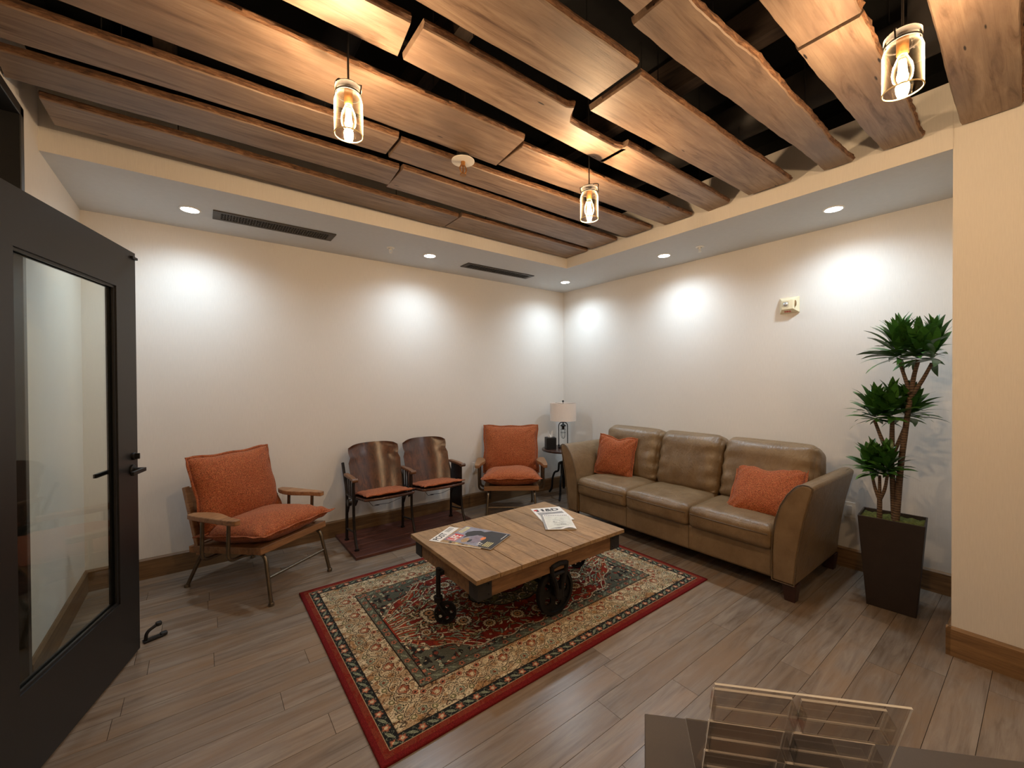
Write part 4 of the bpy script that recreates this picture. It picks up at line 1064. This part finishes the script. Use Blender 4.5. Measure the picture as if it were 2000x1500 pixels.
for i, xc in enumerate((-.2575, .262)):
    seatback(xc)
    def seatfn(p, o):
        x, y, z = o; k = 1 - .10*max(0, -p[1])**3*0
        z += -.006*(1-p[0]**2) ; x *= 1 - .12*max(0, p[1])**2; y -= .020*(1-p[0]**2)*(1 if p[1] < 0 else 0)
        return (x, y, z)
    TS = Matrix.Rotation(-.13, 4, 'X')
    B().rbox((xc, -.40, .428), (.225, .185, .012), .010, 12, seatfn, TS).build('seat', M_ply, ts, smooth=0)
    b = B()
    for s in (-1, 1): b.add([(xc+s*.225, -.26, .42), (xc+s*.225, -.42, .42), (xc+s*.225, -.36, .36), (xc+s*.225, -.29, .33), (xc+s*.235, -.26, .42), (xc+s*.235, -.42, .42), (xc+s*.235, -.36, .36), (xc+s*.235, -.29, .33)], [(0,1,2,3), (7,6,5,4), (0,4,5,1), (1,5,6,2), (2,6,7,3), (3,7,4,0)])
    b.build('seat_bracket', M_iron2, ts, fix=True)
    B().tube([(xc-.16, -.50, .415), (xc-.13, -.51, .375), (xc-.07, -.505, .372), (xc-.11, -.50, .378), (xc+.02, -.50, .372), (xc+.15, -.50, .405), (xc+.19, -.49, .415)], .002, 5).build('hat_wire', M_iron2, ts)
    c = pillow(.43, .40, .045, seed=30+i, flange=.002, wr=.6)
    c = c.build('seat_pad', M_cloth, smooth=0)
    c.location = (-2.40+xc, -.405, .461); c.rotation_euler = (-.13, 0, 0)
    tag(c, ['thin orange pad on the left theatre seat', 'thin orange pad on the right theatre seat'][i], 'seat pad', 'orange pads on the theatre seats')

# ================================================================== SIDE TABLE, LAMP, TISSUE BOX
sx_, sy_ = -.36, -.36; SZ = .60
st = thing('side_table', 'small round dark side table with an iron base in the corner', 'side table', (sx_, sy_, 0))
B().lathe([(.262, SZ-.026), (.27, SZ-.020), (.27, SZ-.006), (.264, SZ)], 48).build('table_top', M_topdark, st, smooth=35)
B().tube([(0, 0, .30), (0, 0, SZ-.026)], .015, 12).build('screw_post', M_iron, st, smooth=50)
b = B(); b.lathe([(.022, .24), (.040, .26), (.040, .40), (.055, .405), (.055, .43), (.03, .44)], 20); b.lathe([(.012, .10), (.018, .12), (.018, .25)], 14); b.lathe([(.10, SZ-.034), (.10, SZ-.0265)], 24)
b.build('gear_hub', M_iron, st, smooth=40)
for k in range(3):
    a = math.radians(214 + 120*k); d = Vector((math.cos(a), math.sin(a), 0))
    pts = bend([d*.045+Vector((0,0,.41)), d*.075+Vector((0,0,.41)), d*.085+Vector((0,0,.30)), d*.15+Vector((0,0,.285)), d*.19+Vector((0,0,.20)), d*.20+Vector((0,0,.06)), d*.245+Vector((0,0,.012))], .05, 4)
    B().tube(pts, .013, 8).build('leg', M_iron, st, smooth=50)
b = B(); b.tube([(.05, -.05, .27), (.12, -.12, .27)], .007, 8); b.tube([(.12, -.12, .27), (.12, -.12, .20)], .009, 8); b.build('crank', M_iron, st)
lp = thing('table_lamp', 'table lamp with a white drum shade and black cage base', 'lamp', (-.35, -.345, SZ), math.radians(-37))
B().rbox((0, 0, .014), (.065, .045, .0135), .006, 4).build('base', M_black, lp, smooth=35)
b = B(); b.tube(bend([(-.055, 0, .02), (-.055, 0, .325), (.055, 0, .325), (.055, 0, .02)], .055, 8), .0055, 8); b.tube([(0, 0, .32), (0, 0, .36)], .006, 8); b.build('frame', M_black, lp, smooth=50)
for s in (-1, 1): B().lathe([(.011, .026), (.011, .045), (.007, .05)], 12, (s*.055, 0, 0)).build('collar', M_black, lp)
b = B(); b.lathe([(.006, .32), (.012, .30), (.034, .285), (.036, .275), (.016, .272), (.016, .235)], 20); b.build('socket', M_black, lp, smooth=40)
b = B()
for k in range(6):
    a = 2*PI*k/6; d = Vector((math.cos(a), math.sin(a), 0)); b.tube([d*.03+Vector((0,0,.275)), d*.033+Vector((0,0,.22)), d*.031+Vector((0,0,.16)), d*.02+Vector((0,0,.13)), d*.002+Vector((0,0,.118))], .0016, 5)
for z in (.235, .195): b.tube([(.033*math.cos(q), .033*math.sin(q), z) for q in [2*PI*i/20 for i in range(20)]], .0016, 5, closed=True)
b.build('cage', M_black, lp)
b = B(); b.lathe([(.162, .345), (.162, .565)], 48, cap=False); b.lathe([(.160, .565), (.160, .345)], 48, cap=False); b.build('lamp_shade', M_shade, lp, smooth=60)
b = B(); 
for k in range(3): a = 2*PI*k/3; b.tube([(0, 0, .555), (.16*math.cos(a), .16*math.sin(a), .56)], .0018, 5)
b.tube([(0, 0, .36), (0, 0, .58)], .004, 6); b.build('shade_spider', M_black, lp)
B().lathe([(.004, .575), (.012, .582), (.013, .590), (.006, .598)], 14).build('finial', M_black, lp, smooth=50)
tb = thing('tissue_box', 'black square tissue box with a white tissue on the side table', 'tissue box', (-.515, -.29, SZ), math.radians(-30))
B().rbox((0, 0, .072), (.062, .062, .0715), .004, 4).build('box', M_black, tb, smooth=35)
b = B(); b.grid(lambda u, v: (.03*(2*u-1)*(1+.4*math.sin(6*u)) , .012*math.sin(9*u+2*v)*(1-.2*v), .1435+v*(.055+.030*math.sin(PI*u*2.2+1.1))), 16, 8); b.build('tissue', M_tissue, tb, smooth=0)

# ================================================================== POTTED PLANT
pp = thing('potted_plant', 'tall green dracaena in a dark tapered planter beside the pier', 'plant', (-.465, -3.435, 0), math.radians(5))
def loopz(z, hx_, hy_): return [(-hx_, -hy_, z), (hx_, -hy_, z), (hx_, hy_, z), (-hx_, hy_, z)]
b = B(); PH = .575; vs = loopz(.001, .085, .115) + loopz(PH, .125, .155) + loopz(PH, .117, .147) + loopz(PH-.04, .112, .142)
fs = [(3,2,1,0)]
for r_ in range(3): fs += [(r_*4+i, r_*4+(i+1) % 4, r_*4+4+(i+1) % 4, r_*4+4+i) for i in range(4)]
fs.append((12, 13, 14, 15)); b.add(vs, fs); b.build('planter', M_planter, pp, bevel=.003)
rn = random.Random(2); ns = noise1(5, .012, .05); ns2 = noise1(8, .012, .06)
b = B(); b.grid(lambda u, v: ((2*u-1)*.114, (2*v-1)*.144, PH-.022+ns(u*.3)*.6+ns2(v*.3)*.6), 20, 24); b.build('moss', M_moss, pp, smooth=0)
pinv = Matrix.Translation((-.465, -3.435, 0)) @ Matrix.Rotation(math.radians(5), 4, 'Z'); pinv = pinv.inverted()
W2L = lambda x, y, z: pinv @ Vector((x, y, z))
X0 = -.48
def cane(pts, r0, r1, nm='cane'):
    P = bend([W2L(*p) for p in pts], .08, 4); n = len(P); rr = [r0+(r1-r0)*i/(n-1) for i in range(n)]
    return B().tube(P, rr, 12).build(nm, M_cane, pp, smooth=60)
cane([(X0, -3.455, .54), (X0, -3.475, .90), (X0-.01, -3.505, 1.20), (X0, -3.522, 1.37)], .017, .013)
cane([(X0, -3.523, 1.34), (X0+.0, -3.500, 1.43), (X0+.02, -3.462, 1.57)], .012, .009)
cane([(X0, -3.523, 1.34), (X0-.02, -3.535, 1.46), (X0-.02, -3.557, 1.56)], .013, .010)
cane([(X0, -3.523, 1.34), (X0-.01, -3.575, 1.44), (X0-.0, -3.612, 1.54)], .012, .009)
cane([(X0+.01, -3.445, .54), (X0+.01, -3.435, .85), (X0, -3.432, .98)], .015, .012)
cane([(X0, -3.434, .96), (X0, -3.436, 1.19)], .015, .011)
cane([(X0, -3.434, .93), (X0-.02, -3.39, 1.06), (X0-.01, -3.352, 1.18)], .012, .009)
cane([(X0, -3.434, .95), (X0+.04, -3.47, 1.08), (X0+.06, -3.50, 1.20)], .011, .009)
cane([(X0-.03, -3.382, .54), (X0-.03, -3.382, .68)], .014, .013)
cane([(X0-.03, -3.382, .67), (X0-.03, -3.36, .74), (X0-.02, -3.340, .84)], .010, .008)
cane([(X0-.03, -3.382, .67), (X0-.03, -3.382, .83)], .010, .008)
cane([(X0-.03, -3.382, .67), (X0-.05, -3.412, .75), (X0-.06, -3.425, .85)], .010, .008)
lb = B(); NL = 6; rows = []
for i in range(NL+1):
    u = i/NL; wd = .5*.034*math.sin(PI*min(1, u*.93+.07))**.8 if i < NL else .0008
    if i == 0: wd = .006
    z = .15*(u) - 0; rows.append([(u, -wd, .004 + .10*0), (u, 0, 0), (u, wd, .004)])
vs = []
for i, r_ in enumerate(rows):
    u = r_[0][0]
    for q in r_: vs.append((u, q[1], q[2] - .16*u**4 + .06*u*(1-u)))
# unit length leaf along x, curved down at the tip; width scaled to a .17 m leaf
vs = [(x, y/.17, z) for x, y, z in vs]
fs = []
for i in range(NL):
    for k in range(2): fs.append((i*3+k, (i+1)*3+k, (i+1)*3+k+1, i*3+k+1))
leaf_me = bpy.data.meshes.new('leaf'); leaf_me.from_pydata(vs, [], fs); leaf_me.materials.append(M_leaf); leaf_me.shade_smooth(); leaf_me.update()
rn = random.Random(12); allm = []
def head(c, n, L, ax=(0, 0, 1), up_=1.0):
    c = W2L(*c); ax = Vector(ax).normalized()
    for i in range(n):
        f = i/n; az = i*2.39996 + rn.uniform(-.2, .2)
        el = math.radians(-16 + 102*f**.72) + rn.uniform(-.22, .22)      # lower leaves spread, upper ones stand
        ln = L*(1.0 - .05*f) * rn.uniform(.85, 1.12)
        M_ = Matrix.Translation(c + Vector((0, 0, .085*f*up_))) @ Matrix.Rotation(az, 4, 'Z') @ Matrix.Rotation(-el, 4, 'Y') @ Matrix.Rotation(rn.uniform(-.5, .5), 4, 'X') @ Matrix.Translation((.008, 0, 0)) @ Matrix.Diagonal((ln, .20*rn.uniform(.8, 1.2), ln, 1))
        tip = pinv.inverted() @ (M_ @ Vector((1, 0, 0)))
        if tip.y < -3.700 or tip.x > -.02: continue
        allm.append((M_, i))
head((X0+.02, -3.462, 1.575), 74, .20); head((X0-.02, -3.557, 1.565), 62, .165); head((X0, -3.620, 1.56), 66, .185)
head((X0-.01, -3.352, 1.185), 52, .155); head((X0, -3.436, 1.20), 60, .165); head((X0+.06, -3.505, 1.205), 54, .165)
head((X0-.02, -3.340, .845), 44, .14); head((X0-.03, -3.382, .84), 40, .125); head((X0-.06, -3.425, .855), 44, .135)
rn.shuffle(allm)
for k, (M_, i) in enumerate(allm[:298]):
    o = bpy.data.objects.new('leaf', leaf_me); COL.objects.link(o); o.parent = pp; o.matrix_local = M_
b = B()
for M_, i in allm[298:]: b.add([M_ @ Vector(v_) for v_ in vs], fs)
tag(b.build('leaf_mass', M_leaf, pp, smooth=0), kind='stuff')

# ================================================================== RECEPTION COUNTER + CARD HOLDER
CZ = .88
K = Vector((-3.362, -3.629)); d2 = Vector((.682, -.731)); d1 = Vector((-.82, -.572))
A_, Bq_, Cq_, Dq_ = K, K + d2*2.0, K + d2*2.0 + Vector((-.731, -.682))*.42, K + d1*.42
rc = thing('reception_counter', 'dark brown counter top corner at the bottom right', 'counter', (K.x, K.y, 0))
def rel(*ps): return [(p.x-K.x, p.y-K.y) for p in ps]
B().prism(rel(A_, Bq_, Cq_, Dq_), CZ-.03, CZ, 'z').build('counter_top', M_counter, rc, fix=True, bevel=.0015)
ins = Vector((-.731, -.682))*.03
B().prism(rel(A_+ins+d2*.03, Bq_+ins-d2*.03, Bq_+ins*2-d2*.03, A_+ins*2+d2*.03), .001, CZ-.0305, 'z').build('front_panel', M_counter, rc, fix=True)
e1 = Vector((.667, -.745, 0)).normalized()
TLp = Vector((-3.475, -3.806, 1.085))
hd = Vector((fw.x, fw.y, 0)).normalized(); dn = Vector((.35*.605, .35*.797, -.94)).normalized(); dn = (dn - e1*dn.dot(e1)).normalized()
nn = dn.cross(e1).normalized()
if nn.dot(hd) < 0: nn = -nn           # away from the camera
HW, HL = .203, (1.085-CZ-.0045)/abs(dn.z)
ch = thing('card_holder', 'clear acrylic tiered business card holder on the dark counter', 'card holder', TLp)
Mh = Matrix(((e1.x, dn.x, nn.x, 0), (e1.y, dn.y, nn.y, 0), (e1.z, dn.z, nn.z, 0), (0, 0, 0, 1)))
# holder axes: x across, y down the sheet, z away from the camera
def aplate(a, c, name='panel', parent=ch, edge=True):
    b = B(); b.box(a, c, Mh); d = [abs(c[i]-a[i]) for i in range(3)]; thin_ax = d.index(min(d))
    ax_face = {0: (3, 5), 1: (2, 4), 2: (0, 1)}[thin_ax]
    b.m = [0 if i in ax_face else 1 for i in range(6)]
    return b.build(name, [M_acryl, M_acedge if edge else M_acryl], parent, fix=True)
aplate((0, 0, 0), (HW, HL, .0025), 'back_sheet')
for r_ in range(3):
    for c_ in range(2):
        y0 = .034 + r_*.062; x0 = .006 + c_*.100; dz = .015
        pk = aplate((x0, y0, .0026+dz), (x0+.090, y0+.034, .0056+dz), 'pocket_front')
        aplate((x0, y0+.034, .0026), (x0+.090, y0+.036, .0044+dz), 'pocket_floor', pk)
        for q in (x0-.0016, x0+.090): aplate((q, y0+.004, .0026), (q+.0016, y0+.036, .0044+dz), 'pocket_side', pk, False)
aplate((0, HL-.002, .0026), (HW, HL, .09), 'foot_plate')
